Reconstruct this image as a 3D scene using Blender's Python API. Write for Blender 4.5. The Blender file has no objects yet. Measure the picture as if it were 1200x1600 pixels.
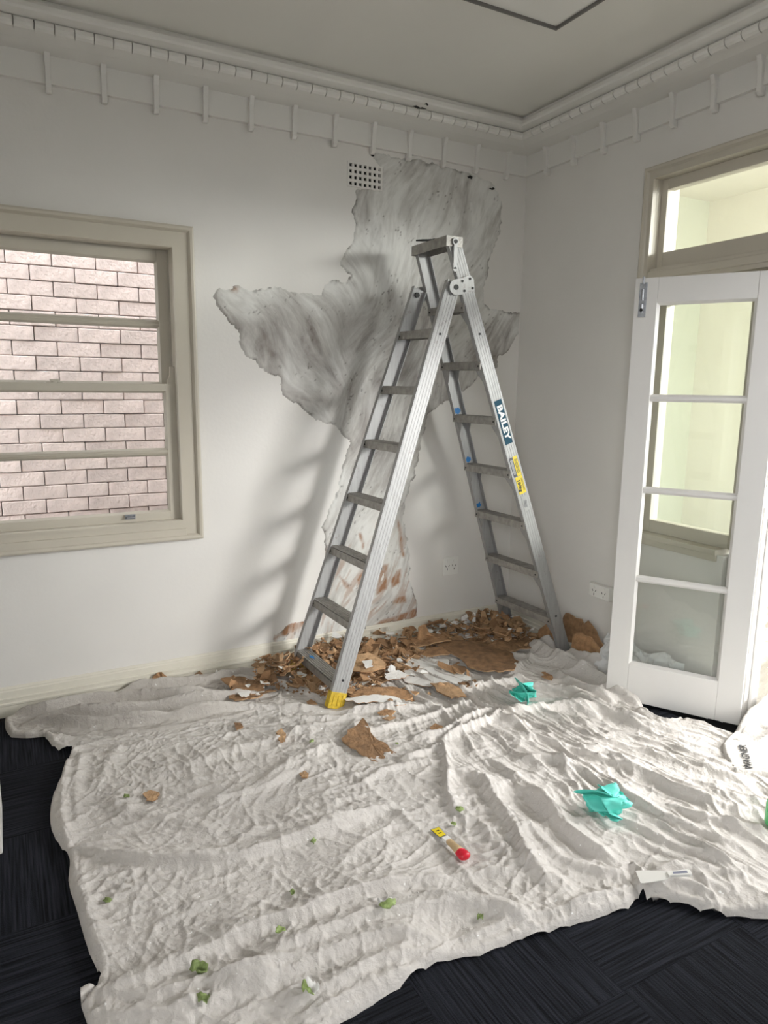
import bpy, bmesh, math, random
import numpy as np
from mathutils import Vector, Matrix
random.seed(7); RNG = np.random.RandomState(7)
sc = bpy.context.scene
COL = sc.collection

# ------------------------------------------------------------------ camera
CAM = np.array([-2.78157, -3.41710, 1.49295])
CR = np.array([0.87812266, -0.47827785, 0.01228416])
CU = np.array([0.07394807, 0.16104699, 0.98417252])
CW = np.array([0.47268624, 0.8633158, -0.17678674])
FPX = 1096.2548
cam_d = bpy.data.cameras.new('camera'); cam_o = bpy.data.objects.new('camera', cam_d); COL.objects.link(cam_o)
cam_o.matrix_world = Matrix(((CR[0], CU[0], -CW[0], CAM[0]), (CR[1], CU[1], -CW[1], CAM[1]),
                             (CR[2], CU[2], -CW[2], CAM[2]), (0, 0, 0, 1)))
cam_d.sensor_fit = 'VERTICAL'; cam_d.sensor_height = 36.0; cam_d.lens = FPX / 1600 * 36.0
cam_d.clip_start = 0.05; cam_d.clip_end = 200
sc.camera = cam_o

# ------------------------------------------------------------------ sky, lights, exposure
wd = bpy.data.worlds.new('overcast_sky'); sc.world = wd; wd.use_nodes = True
bg = wd.node_tree.nodes['Background']; bg.inputs[0].default_value = (0.93, 0.96, 1.0, 1); bg.inputs[1].default_value = 6.4

def area(name, loc, target, sx, sy, power, col):
    d = bpy.data.lights.new(name, 'AREA'); d.shape = 'RECTANGLE'; d.size = sx; d.size_y = sy
    d.energy = power; d.color = col
    o = bpy.data.objects.new(name, d); COL.objects.link(o); o.location = loc
    o.rotation_euler = (Vector(target) - Vector(loc)).to_track_quat('-Z', 'Y').to_euler()
    return o
# doorway daylight, then three added fill lamps for the cloth, side room and door
area('side_room_daylight', (3.6, -6.6, 3.1), (-1.9, -0.2, 0.4), 2.0, 1.4, 520, (1.0, 0.985, 0.96))
area('added_cloth_fill', (3.5, -3.1, 3.1), (-1.6, -1.3, 0.0), 2.2, 1.2, 215, (1.0, 0.985, 0.97))  # added lamp behind an invented side-room window, lights the foreground cloth
area('added_side_room_fill', (1.1, -5.0, 2.0), (1.5, -0.3, 1.2), 1.1, 1.2, 44, (1.0, 0.98, 0.95))  # added lamp hung unseen inside the side room to brighten its walls
area('added_left_fill', (-5.0, -6.0, 3.15), (-1.0, -1.4, 0.1), 1.8, 1.4, 66, (1.0, 0.985, 0.975))  # added lamp outside an invented left-wall window, fills the right wall and door
sc.view_settings.view_transform = 'Standard'
sc.view_settings.look = 'None'
sc.view_settings.gamma = 1.0
sc.view_settings.use_curve_mapping = False
sc.view_settings.exposure = 0.22
sc.cycles.use_denoising = True
sc.cycles.max_bounces = 10
sc.cycles.diffuse_bounces = 6
sc.cycles.transparent_max_bounces = 16
sc.cycles.sample_clamp_indirect = 6.0

# ------------------------------------------------------------------ pixel helpers (used once, to place things in the room)
def ray(x, y): return CW + CR * ((x - 600) / FPX) - CU * ((y - 800) / FPX)
def onz(x, y, z=0.0): d = ray(x, y); return CAM + d * ((z - CAM[2]) / d[2])
def ony(x, y, Y=0.0): d = ray(x, y); return CAM + d * ((Y - CAM[1]) / d[1])
def onx(x, y, X=0.0): d = ray(x, y); return CAM + d * ((X - CAM[0]) / d[0])

# ------------------------------------------------------------------ materials
def newmat(name):
    m = bpy.data.materials.new(name); m.use_nodes = True
    return m, m.node_tree.nodes, m.node_tree.links, m.node_tree.nodes['Principled BSDF']
def plain(name, col, rough=0.6, metal=0.0, noise=0.0, nscale=20.0, bump=0.0, bscale=80.0, rand=0.0, coat=0.0):
    m, N, L, B = newmat(name)
    B.inputs['Roughness'].default_value = rough; B.inputs['Metallic'].default_value = metal
    B.inputs['Base Color'].default_value = (*col, 1)
    if coat: B.inputs['Coat Weight'].default_value = coat
    tc = N.new('ShaderNodeTexCoord')
    src = None
    if noise:
        n = N.new('ShaderNodeTexNoise'); n.inputs['Scale'].default_value = nscale; n.inputs['Detail'].default_value = 5
        L.new(tc.outputs['Object'], n.inputs['Vector'])
        r = N.new('ShaderNodeValToRGB'); r.color_ramp.elements[0].position = 0.3; r.color_ramp.elements[1].position = 0.7
        r.color_ramp.elements[0].color = (*[max(0, c * (1 - noise)) for c in col], 1)
        r.color_ramp.elements[1].color = (*[min(1, c * (1 + noise)) for c in col], 1)
        L.new(n.outputs['Fac'], r.inputs['Fac']); src = r.outputs['Color']
    if rand:
        oi = N.new('ShaderNodeObjectInfo'); mp = N.new('ShaderNodeMapRange')
        mp.inputs['To Min'].default_value = 1 - rand; mp.inputs['To Max'].default_value = 1 + rand
        L.new(oi.outputs['Random'], mp.inputs['Value'])
        h = N.new('ShaderNodeHueSaturation'); h.inputs['Color'].default_value = (*col, 1)
        L.new(mp.outputs['Result'], h.inputs['Value'])
        if src: L.new(src, h.inputs['Color'])
        src = h.outputs['Color']
    if src: L.new(src, B.inputs['Base Color'])
    if bump:
        n2 = N.new('ShaderNodeTexNoise'); n2.inputs['Scale'].default_value = bscale; n2.inputs['Detail'].default_value = 6
        L.new(tc.outputs['Object'], n2.inputs['Vector'])
        b = N.new('ShaderNodeBump'); b.inputs['Strength'].default_value = bump; b.inputs['Distance'].default_value = 0.01
        L.new(n2.outputs['Fac'], b.inputs['Height']); L.new(b.outputs['Normal'], B.inputs['Normal'])
    return m

M = {}
M['wall'] = plain('wall_paint', (0.71, 0.69, 0.655), 0.55, noise=0.025, nscale=2.5, bump=0.06, bscale=60)
M['ceiling'] = plain('ceiling_paint', (0.70, 0.685, 0.64), 0.7, noise=0.02, nscale=2)
M['cornice'] = plain('cornice_paint', (0.73, 0.715, 0.68), 0.4)
M['trim'] = plain('cream_gloss_paint', (0.53, 0.49, 0.41), 0.35, noise=0.03, nscale=6)
M['base'] = plain('cream_baseboard_paint', (0.68, 0.65, 0.56), 0.35, noise=0.03, nscale=6)
M['white'] = plain('white_gloss_paint', (0.74, 0.725, 0.70), 0.32, noise=0.02, nscale=5)
M['plastic'] = plain('white_plastic', (0.76, 0.75, 0.71), 0.35)
M['dark'] = plain('hole_shade', (0.012, 0.011, 0.010), 0.9)  # near-black colour standing for the shade inside holes and slots
M['steel'] = plain('dull_steel', (0.33, 0.34, 0.36), 0.4, 0.9, noise=0.2, nscale=60)
M['bolt'] = plain('dark_bolt', (0.03, 0.03, 0.03), 0.5, 0.6)
M['brick'] = plain('pink_brick', (0.80, 0.67, 0.635), 0.85, noise=0.13, nscale=18, bump=0.7, bscale=55, rand=0.09)
M['mortar'] = plain('grey_mortar', (0.34, 0.30, 0.29), 0.9)
M['cream_out'] = plain('side_room_cream', (0.80, 0.775, 0.69), 0.7)
M['green_out'] = plain('side_room_pale_green', (0.66, 0.68, 0.57), 0.7)
M['yellow'] = plain('yellow_rubber', (0.55, 0.38, 0.03), 0.55, noise=0.25, nscale=60)
M['rubber'] = plain('dark_rubber', (0.05, 0.045, 0.04), 0.8)
M['blue'] = plain('blue_paint_smear', (0.015, 0.17, 0.45), 0.5)
M['navy'] = plain('teal_sticker', (0.006, 0.062, 0.105), 0.75)
M['stickwhite'] = plain('white_print', (0.80, 0.80, 0.78), 0.4)
M['stickyellow'] = plain('yellow_sticker', (0.80, 0.62, 0.02), 0.4)
M['stickgrey'] = plain('grey_sticker', (0.07, 0.07, 0.085), 0.4)
M['black'] = plain('black_print', (0.015, 0.015, 0.017), 0.5)
M['brown'] = plain('brown_render', (0.33, 0.190, 0.095), 0.9, noise=0.35, nscale=28, bump=0.6, bscale=90, rand=0.28)
M['tan'] = plain('tan_render', (0.47, 0.30, 0.165), 0.9, noise=0.25, nscale=30, bump=0.5, bscale=90, rand=0.25)
M['chip'] = plain('white_paint_skin', (0.74, 0.73, 0.70), 0.6, noise=0.06, nscale=14, rand=0.1)
M['leaf'] = plain('green_scrap', (0.26, 0.34, 0.12), 0.6, noise=0.35, nscale=120, rand=0.25)
M['teal'] = plain('turquoise_rubber', (0.13, 0.66, 0.56), 0.45)
M['wood'] = plain('pale_wood', (0.50, 0.36, 0.20), 0.55, noise=0.15, nscale=40)
M['red'] = plain('red_paint', (0.55, 0.012, 0.03), 0.35)
M['greenplastic'] = plain('green_plastic', (0.12, 0.62, 0.22), 0.2)

def glass_mat(name, tint, lo, hi):
    m, N, L, B = newmat(name); N.remove(B)
    t = N.new('ShaderNodeBsdfTransparent'); t.inputs['Color'].default_value = (*tint, 1)
    g = N.new('ShaderNodeBsdfGlossy'); g.inputs['Roughness'].default_value = 0.015
    fr = N.new('ShaderNodeFresnel'); ge = N.new('ShaderNodeNewGeometry')
    mi = N.new('ShaderNodeMapRange'); mi.inputs['To Min'].default_value = 1.5; mi.inputs['To Max'].default_value = 1 / 1.5
    L.new(ge.outputs['Backfacing'], mi.inputs['Value']); L.new(mi.outputs[0], fr.inputs['IOR'])
    mx = N.new('ShaderNodeMixShader'); L.new(fr.outputs[0], mx.inputs['Fac'])
    L.new(t.outputs[0], mx.inputs[1]); L.new(g.outputs[0], mx.inputs[2])
    L.new(mx.outputs[0], N['Material Output'].inputs['Surface'])
    return m
M['glass'] = glass_mat('window_glass', (0.95, 0.965, 0.95), 0, 1)
M['film'] = plain('white_plastic_film', (0.72, 0.73, 0.73), 0.25)

def alu_mat():
    m, N, L, B = newmat('worn_aluminium')
    tc = N.new('ShaderNodeTexCoord')
    mp = N.new('ShaderNodeMapping'); mp.inputs['Scale'].default_value = (60, 60, 2.0)
    L.new(tc.outputs['Object'], mp.inputs['Vector'])
    n = N.new('ShaderNodeTexNoise'); n.inputs['Scale'].default_value = 1.5; n.inputs['Detail'].default_value = 6
    L.new(mp.outputs[0], n.inputs['Vector'])
    n2 = N.new('ShaderNodeTexNoise'); n2.inputs['Scale'].default_value = 26; n2.inputs['Detail'].default_value = 8; n2.inputs['Roughness'].default_value = 0.7
    L.new(tc.outputs['Object'], n2.inputs['Vector'])
    r1 = N.new('ShaderNodeValToRGB'); e = r1.color_ramp.elements
    e[0].position = 0.30; e[0].color = (0.34, 0.34, 0.335, 1); e[1].position = 0.7; e[1].color = (0.42, 0.42, 0.415, 1)
    L.new(n.outputs['Fac'], r1.inputs['Fac'])
    r2 = N.new('ShaderNodeValToRGB'); e = r2.color_ramp.elements
    e[0].position = 0.60; e[0].color = (0, 0, 0, 1); e[1].position = 0.72; e[1].color = (1, 1, 1, 1)
    L.new(n2.outputs['Fac'], r2.inputs['Fac'])
    mx = N.new('ShaderNodeMixRGB'); mx.inputs['Color2'].default_value = (0.20, 0.165, 0.14, 1)
    mul = N.new('ShaderNodeMath'); mul.operation = 'MULTIPLY'; mul.inputs[1].default_value = 0.75
    L.new(r2.outputs['Color'], mul.inputs[0]); L.new(mul.outputs[0], mx.inputs['Fac'])
    L.new(r1.outputs['Color'], mx.inputs['Color1']); L.new(mx.outputs[0], B.inputs['Base Color'])
    B.inputs['Metallic'].default_value = 0.45; B.inputs['Roughness'].default_value = 0.55
    return m
M['alu'] = alu_mat()
M['tread'] = plain('dirty_aluminium_tread', (0.34, 0.325, 0.30), 0.5, 0.4, noise=0.22, nscale=35, bump=0.2, bscale=120)

def carpet_mat(name, axis):
    m, N, L, B = newmat(name)
    tc = N.new('ShaderNodeTexCoord'); ge = N.new('ShaderNodeNewGeometry')
    mp = N.new('ShaderNodeMapping'); mp.inputs['Scale'].default_value = (4, 150, 1) if axis == 'x' else (150, 4, 1)
    L.new(ge.outputs['Position'], mp.inputs['Vector'])
    n = N.new('ShaderNodeTexNoise'); n.inputs['Scale'].default_value = 1.0; n.inputs['Detail'].default_value = 3
    L.new(mp.outputs[0], n.inputs['Vector'])
    n2 = N.new('ShaderNodeTexNoise'); n2.inputs['Scale'].default_value = 350; n2.inputs['Detail'].default_value = 2
    L.new(ge.outputs['Position'], n2.inputs['Vector'])
    r = N.new('ShaderNodeValToRGB'); e = r.color_ramp.elements
    e[0].position = 0.36; e[0].color = (0.0035, 0.004, 0.006, 1); e[1].position = 0.66; e[1].color = (0.022, 0.024, 0.032, 1)
    L.new(n.outputs['Fac'], r.inputs['Fac'])
    oi = N.new('ShaderNodeObjectInfo'); mpr = N.new('ShaderNodeMapRange'); mpr.inputs['To Min'].default_value = 0.8; mpr.inputs['To Max'].default_value = 1.2
    L.new(oi.outputs['Random'], mpr.inputs['Value'])
    h = N.new('ShaderNodeHueSaturation'); L.new(r.outputs['Color'], h.inputs['Color']); L.new(mpr.outputs[0], h.inputs['Value'])
    L.new(h.outputs['Color'], B.inputs['Base Color']); B.inputs['Roughness'].default_value = 0.95
    B.inputs['Specular IOR Level'].default_value = 0.15
    ad = N.new('ShaderNodeMath'); ad.operation = 'ADD'; L.new(n.outputs['Fac'], ad.inputs[0]); L.new(n2.outputs['Fac'], ad.inputs[1])
    b = N.new('ShaderNodeBump'); b.inputs['Strength'].default_value = 0.9; b.inputs['Distance'].default_value = 0.006
    L.new(ad.outputs[0], b.inputs['Height']); L.new(b.outputs['Normal'], B.inputs['Normal'])
    return m
M['carpet_x'] = carpet_mat('carpet_ribs_across', 'x'); M['carpet_y'] = carpet_mat('carpet_ribs_along', 'y')
M['floorbase'] = plain('floor_under_carpet', (0.01, 0.01, 0.012), 0.95)

def cloth_mat(name, col):
    m, N, L, B = newmat(name)
    ge = N.new('ShaderNodeNewGeometry')
    n = N.new('ShaderNodeTexNoise'); n.inputs['Scale'].default_value = 3.0; n.inputs['Detail'].default_value = 5
    L.new(ge.outputs['Position'], n.inputs['Vector'])
    r = N.new('ShaderNodeValToRGB'); e = r.color_ramp.elements
    e[0].position = 0.3; e[0].color = (*[c * 0.93 for c in col], 1); e[1].position = 0.7; e[1].color = (*[c * 1.05 for c in col], 1)
    L.new(n.outputs['Fac'], r.inputs['Fac'])
    v = N.new('ShaderNodeTexNoise'); v.inputs['Scale'].default_value = 55; v.inputs['Detail'].default_value = 2
    L.new(ge.outputs['Position'], v.inputs['Vector'])
    r2 = N.new('ShaderNodeValToRGB'); e = r2.color_ramp.elements
    e[0].position = 0.735; e[0].color = (0, 0, 0, 1); e[1].position = 0.76; e[1].color = (1, 1, 1, 1)
    L.new(v.outputs['Fac'], r2.inputs['Fac'])
    mx = N.new('ShaderNodeMixRGB'); mx.inputs['Color2'].default_value = (0.85, 0.85, 0.83, 1)
    L.new(r2.outputs['Color'], mx.inputs['Fac']); L.new(r.outputs['Color'], mx.inputs['Color1'])
    L.new(mx.outputs[0], B.inputs['Base Color'])
    B.inputs['Roughness'].default_value = 0.95; B.inputs['Specular IOR Level'].default_value = 0.1
    n3 = N.new('ShaderNodeTexNoise'); n3.inputs['Scale'].default_value = 70; n3.inputs['Detail'].default_value = 4; n3.inputs['Distortion'].default_value = 0.6
    L.new(ge.outputs['Position'], n3.inputs['Vector'])
    n4 = N.new('ShaderNodeTexNoise'); n4.inputs['Scale'].default_value = 420; n4.inputs['Detail'].default_value = 2
    L.new(ge.outputs['Position'], n4.inputs['Vector'])
    mm = N.new('ShaderNodeMath'); mm.operation = 'MULTIPLY_ADD'; mm.inputs[1].default_value = 0.12
    L.new(n4.outputs['Fac'], mm.inputs[0]); L.new(n3.outputs['Fac'], mm.inputs[2])
    b = N.new('ShaderNodeBump'); b.inputs['Strength'].default_value = 0.55; b.inputs['Distance'].default_value = 0.008
    L.new(mm.outputs[0], b.inputs['Height']); L.new(b.outputs['Normal'], B.inputs['Normal'])
    return m
M['cloth'] = cloth_mat('canvas_cloth', (0.585, 0.555, 0.522))
M['cloth2'] = cloth_mat('greyer_canvas_cloth', (0.48, 0.45, 0.415))
M['cloth3'] = cloth_mat('pale_canvas_cloth', (0.58, 0.555, 0.52))

def patch_mat():
    m, N, L, B = newmat('skimmed_plaster')
    uv1 = N.new('ShaderNodeUVMap'); uv1.uv_map = 'stroke'; uv2 = N.new('ShaderNodeUVMap'); uv2.uv_map = 'stroke_left'
    at = N.new('ShaderNodeAttribute'); at.attribute_name = 'stain'
    sep = N.new('ShaderNodeSeparateColor'); L.new(at.outputs['Color'], sep.inputs['Color'])
    def streak(sx, sy, det, dist):
        mixn = N.new('ShaderNodeMix'); L.new(at.outputs['Alpha'], mixn.inputs[0])
        for k, uv in enumerate((uv1, uv2)):
            mp = N.new('ShaderNodeMapping'); mp.inputs['Scale'].default_value = (sx, sy, 1)
            L.new(uv.outputs[0], mp.inputs['Vector'])
            n = N.new('ShaderNodeTexNoise'); n.inputs['Scale'].default_value = 1.0; n.inputs['Detail'].default_value = det
            n.inputs['Distortion'].default_value = dist; n.inputs['Roughness'].default_value = 0.6
            L.new(mp.outputs[0], n.inputs['Vector']); L.new(n.outputs['Fac'], mixn.inputs[2 + k])
        return mixn
    n1 = streak(3.2, 13, 5, 0.7); n2 = streak(7, 34, 5, 0.5); n3 = streak(2.2, 4.0, 4, 1.0)
    r = N.new('ShaderNodeValToRGB'); e = r.color_ramp.elements
    e[0].position = 0.385; e[0].color = (0.235, 0.21, 0.19, 1); e[1].position = 0.63; e[1].color = (0.69, 0.685, 0.655, 1)
    x = e.new(0.465); x.color = (0.41, 0.39, 0.365, 1); x = e.new(0.53); x.color = (0.53, 0.52, 0.49, 1)
    a = N.new('ShaderNodeMath'); a.operation = 'MULTIPLY_ADD'; a.inputs[1].default_value = 0.40
    b2 = N.new('ShaderNodeMath'); b2.operation = 'MULTIPLY_ADD'; b2.inputs[1].default_value = 0.25
    c2 = N.new('ShaderNodeMath'); c2.operation = 'MULTIPLY'; c2.inputs[1].default_value = 0.35
    L.new(n3.outputs[0], c2.inputs[0]); L.new(n2.outputs[0], b2.inputs[0]); L.new(c2.outputs[0], b2.inputs[2])
    L.new(n1.outputs[0], a.inputs[0]); L.new(b2.outputs[0], a.inputs[2])
    # light areas (upper right, lower trunk) carry a cleaner coat: blue channel of the stain
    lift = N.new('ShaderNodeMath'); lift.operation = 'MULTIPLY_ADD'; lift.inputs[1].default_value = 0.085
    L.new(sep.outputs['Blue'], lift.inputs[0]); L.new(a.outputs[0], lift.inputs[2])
    L.new(lift.outputs[0], r.inputs['Fac'])
    br = N.new('ShaderNodeMixRGB'); br.inputs['Color2'].default_value = (0.32, 0.165, 0.085, 1)
    bm_ = N.new('ShaderNodeMath'); bm_.operation = 'MULTIPLY'
    nr = N.new('ShaderNodeValToRGB'); nr.color_ramp.elements[0].position = 0.38; nr.color_ramp.elements[1].position = 0.58
    L.new(n2.outputs[0], nr.inputs['Fac'])
    sm = N.new('ShaderNodeMath'); sm.operation = 'MULTIPLY_ADD'; sm.inputs[1].default_value = 0.5; sm.inputs[2].default_value = 0.5
    L.new(nr.outputs['Color'], sm.inputs[0])
    L.new(sep.outputs['Red'], bm_.inputs[0]); L.new(sm.outputs[0], bm_.inputs[1])
    L.new(bm_.outputs[0], br.inputs['Fac']); L.new(r.outputs['Color'], br.inputs['Color1'])
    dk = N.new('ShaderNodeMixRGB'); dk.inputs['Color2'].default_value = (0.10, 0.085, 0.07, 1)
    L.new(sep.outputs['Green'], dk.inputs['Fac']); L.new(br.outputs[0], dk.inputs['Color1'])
    L.new(dk.outputs[0], B.inputs['Base Color']); B.inputs['Roughness'].default_value = 0.6
    bp = N.new('ShaderNodeBump'); bp.inputs['Strength'].default_value = 0.5; bp.inputs['Distance'].default_value = 0.01
    L.new(a.outputs[0], bp.inputs['Height']); L.new(bp.outputs['Normal'], B.inputs['Normal'])
    return m
M['patch'] = patch_mat()

# ------------------------------------------------------------------ object helpers
def mk(name, verts, faces, mat, parent=None, smooth=False, mats=None, fmat=None):
    me = bpy.data.meshes.new(name)
    me.from_pydata([tuple(map(float, v)) for v in verts], [], [tuple(int(i) for i in f) for f in faces])
    for mm in (mats or [mat]): me.materials.append(mm)
    if fmat is not None: me.polygons.foreach_set('material_index', fmat)
    if smooth: me.polygons.foreach_set('use_smooth', [True] * len(me.polygons))
    me.update()
    o = bpy.data.objects.new(name, me); COL.objects.link(o)
    if parent is not None: adopt(o, parent)
    return o
def adopt(o, parent):
    o.parent = parent
    off = Vector(parent.location) if parent.parent is None else Vector((0, 0, 0))
    o.matrix_parent_inverse = Matrix.Translation(-off)
class MB:
    def __init__(s): s.v = []; s.f = []
    def add(s, verts, faces):
        k = len(s.v); s.v += [tuple(v) for v in verts]; s.f += [tuple(i + k for i in f) for f in faces]; return s
    def box(s, lo, hi):
        x0, y0, z0 = [min(a, b) for a, b in zip(lo, hi)]; x1, y1, z1 = [max(a, b) for a, b in zip(lo, hi)]
        return s.add([(x0, y0, z0), (x1, y0, z0), (x1, y1, z0), (x0, y1, z0), (x0, y0, z1), (x1, y0, z1), (x1, y1, z1), (x0, y1, z1)],
                     [(0, 3, 2, 1), (4, 5, 6, 7), (0, 1, 5, 4), (1, 2, 6, 5), (2, 3, 7, 6), (3, 0, 4, 7)])
    def obox(s, c, ax, ay, az, hx, hy, hz):     # oriented box
        c = np.array(c, float); ax, ay, az = [np.array(a, float) for a in (ax, ay, az)]
        P = [c + ax * hx * i + ay * hy * j + az * hz * k for k in (-1, 1) for i, j in ((-1, -1), (1, -1), (1, 1), (-1, 1))]
        return s.add(P, [(0, 3, 2, 1), (4, 5, 6, 7), (0, 1, 5, 4), (1, 2, 6, 5), (2, 3, 7, 6), (3, 0, 4, 7)])
    def prism(s, poly, d):                     # polygon (3-D points) pushed along d, both ends closed
        n = len(poly); P = [np.array(p, float) for p in poly]; d = np.array(d, float)
        return s.add(P + [p + d for p in P], [tuple(range(n - 1, -1, -1)), tuple(range(n, 2 * n))] + [(i, (i + 1) % n, n + (i + 1) % n, n + i) for i in range(n)])
    def cyl(s, a, b, r, n=12, r2=None):
        a = np.array(a, float); b = np.array(b, float); t = (b - a) / np.linalg.norm(b - a)
        u = np.cross(t, (0, 0, 1) if abs(t[2]) < .9 else (1, 0, 0)); u /= np.linalg.norm(u); v = np.cross(t, u)
        r2 = r if r2 is None else r2
        P = [a + (u * math.cos(2 * math.pi * k / n) + v * math.sin(2 * math.pi * k / n)) * r for k in range(n)]
        Q = [b + (u * math.cos(2 * math.pi * k / n) + v * math.sin(2 * math.pi * k / n)) * r2 for k in range(n)]
        return s.add(P + Q, [tuple(range(n - 1, -1, -1)), tuple(range(n, 2 * n))] + [(i, (i + 1) % n, n + (i + 1) % n, n + i) for i in range(n)])
    def build(s, name, mat, parent=None, bevel=0.0, smooth=False):
        o = mk(name, s.v, s.f, mat, parent, smooth)
        bm = bmesh.new(); bm.from_mesh(o.data); bmesh.ops.recalc_face_normals(bm, faces=bm.faces)
        if bevel:
            es = [e for e in bm.edges if len(e.link_faces) == 2 and e.calc_face_angle(0) > 0.6]
            bmesh.ops.bevel(bm, geom=es, offset=bevel, segments=2, affect='EDGES', profile=0.6, clamp_overlap=True)
        bm.to_mesh(o.data); bm.free(); return o
def sweep(profile, path_fn, ts):
    """profile: list of 2-D points; path_fn(p, t) -> 3-D point."""
    V = []; F = []; n = len(profile)
    for t in ts: V += [path_fn(p, t) for p in profile]
    for k in range(len(ts) - 1):
        for i in range(n - 1):
            a = k * n + i; F.append((a, a + 1, a + n + 1, a + n))
    return V, F
def tag(o, label, cat, group=None):
    o['label'] = label; o['category'] = cat
    if group: o['group'] = group
    return o
def structure(o, label=None):
    o['kind'] = 'structure'
    if label: o['label'] = label
    return o
def empty(name, loc=(0, 0, 0)):
    o = bpy.data.objects.new(name, None); COL.objects.link(o); o.location = loc; o.empty_display_size = 0.1
    return o
def thing(name, label, cat, loc, group=None): return tag(empty(name, loc), label, cat, group)

# ------------------------------------------------------------------ numpy noise
_A = RNG.rand(256, 256) * 2 * math.pi; _GX, _GY = np.cos(_A), np.sin(_A)
def pnoise(x, y):
    xi = np.floor(x).astype(int); yi = np.floor(y).astype(int); fx = x - xi; fy = y - yi
    u = fx * fx * fx * (fx * (fx * 6 - 15) + 10); v = fy * fy * fy * (fy * (fy * 6 - 15) + 10)
    g = lambda a, b: _GX[(xi + a) % 256, (yi + b) % 256] * (fx - a) + _GY[(xi + a) % 256, (yi + b) % 256] * (fy - b)
    return ((g(0, 0) * (1 - u) + g(1, 0) * u) * (1 - v) + (g(0, 1) * (1 - u) + g(1, 1) * u) * v) * 1.5
def vnoise(x, y): return np.clip(0.5 + 0.5 * pnoise(x, y), 0, 1)
def ridged(x, y): return np.clip(1 - np.abs(pnoise(x, y)) * 1.6, 0, 1)
def fbm(x, y, o=3):
    s = 0; a = 0.5
    for k in range(o): s = s + a * vnoise(x * 2 ** k + 17.3 * k, y * 2 ** k + 5.1 * k); a *= .5
    return s

# ================================================================== ROOM
XL, YF, ZC = -3.75, -5.9, 2.90
def wall_cells(name, xs, zs, holes, place, mat):
    """A wall with rectangular holes: boxes between the break lines; place(x, z, d) maps to 3-D, d = 0 room side, 1 outer side."""
    mb = MB()
    for i in range(len(xs) - 1):
        for j in range(len(zs) - 1):
            cx, cz = (xs[i] + xs[i + 1]) / 2, (zs[j] + zs[j + 1]) / 2
            if any(h[0] < cx < h[1] and h[2] < cz < h[3] for h in holes): continue
            mb.box(place(xs[i], zs[j], 0), place(xs[i + 1], zs[j + 1], 1))
    return structure(mb.build(name, mat))
WIN = (-3.07, -2.035, 0.79, 2.11)          # back window opening
VNT = (-1.135, -0.957, 2.492, 2.597)
wall_back = wall_cells('wall_back', [XL, WIN[0], WIN[1], VNT[0], VNT[1], 0.25], [-0.05, WIN[2], WIN[3], VNT[2], VNT[3], 3.1],
                       [WIN, VNT], lambda x, z, d: (x, 0.26 * d, z), M['wall'])
OW = (-1.48, -0.945, 0.765, 2.47); OD = (-2.85, -1.48, -0.05, 2.47)
wall_right = wall_cells('wall_right', [YF, -2.85, -1.48, -0.945, 0.0], [-0.05, 0.765, 2.47, 3.1],
                        [OW, OD], lambda y, z, d: (0.16 * d, y, z), M['wall'])
wall_left = wall_cells('wall_left', [YF, -5.5, -3.7, 0.0], [-0.05, 0.75, 2.7, 3.1], [(-5.5, -3.7, 0.75, 2.7)], lambda y, z, d: (XL - 0.2 * d, y, z), M['wall'])  # opening invented in the unseen wall to let the left fill in
wall_front = wall_cells('wall_front', [XL, -3.2, -1.2, 0.25], [-0.05, 0.75, 2.70, 3.1], [],
                        lambda x, z, d: (x, YF - 0.2 * d, z), M['wall'])
ceiling = structure(MB().box((XL - .2, YF - .2, ZC), (0.16, 0.26, ZC + 0.2)).build('ceiling', M['ceiling']))

# floor: base slab and carpet tiles, ribs a quarter turn from tile to tile
floor = structure(MB().box((XL - .2, YF - .2, -0.08), (0.05, 0.0, -0.008)).build('floor', M['floorbase']))
T = 0.4635
tile_me = {}
for ax in 'xy':
    b = MB().box((0.0006, 0.0006, -0.008), (T - 0.0006, T - 0.0006, 0.0))
    o = b.build('carpet_tile', M['carpet_' + ax]); tile_me[ax] = o.data; bpy.data.objects.remove(o)
for i in range(-5, 4):
    for j in range(0, 9):
        o = bpy.data.objects.new('carpet_tile', tile_me['x' if (i + j) % 2 == 0 else 'y'])
        x0 = -1.504 + T * i; y0 = -0.520 - T * j
        if x0 > -0.2: continue
        o.location = (x0, y0, -0.0005 * random.random()); COL.objects.link(o); adopt(o, floor)

# cornices: profile (distance from wall, height) swept with a mitre in the corner
PROF = [(0.0, 2.685), (0.022, 2.685), (0.022, 2.792), (0.06, 2.793), (0.12, 2.797), (0.165, 2.806), (0.183, 2.812), (0.186, 2.836),
        (0.245, 2.848), (0.252, 2.856), (0.252, 2.872), (0.245, 2.882), (0.228, 2.886), (0.226, 2.9)]
DEN = [(0.184, 2.799), (0.198, 2.801), (0.208, 2.808), (0.213, 2.818), (0.211, 2.829), (0.203, 2.837), (0.186, 2.838)]
V, F = sweep(PROF, lambda p, t: (-p[0] if t else XL, -p[0], p[1]), [0, 1])
trim_1 = structure(mk('trim_1', V, F, M['cornice']), 'white plaster cornice along the wall with the sash window')
V, F = sweep(PROF, lambda p, t: (-p[0], -p[0] if t else YF, p[1]), [1, 0])
trim_2 = structure(mk('trim_2', V, F, M['cornice']), 'white plaster cornice along the wall with the glazed door')
def dentil(name, a0, a1, along, parent):
    fn = (lambda p, t: (t, -p[0], p[1])) if along == 'x' else (lambda p, t: (-p[0], t, p[1]))
    V, F = sweep(DEN, fn, [a0, a1]); n = len(DEN)
    F += [tuple(range(n)), tuple(range(2 * n - 1, n - 1, -1))]
    o = mk(name, V, F, M['cornice'], parent, smooth=False)
    return o
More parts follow.
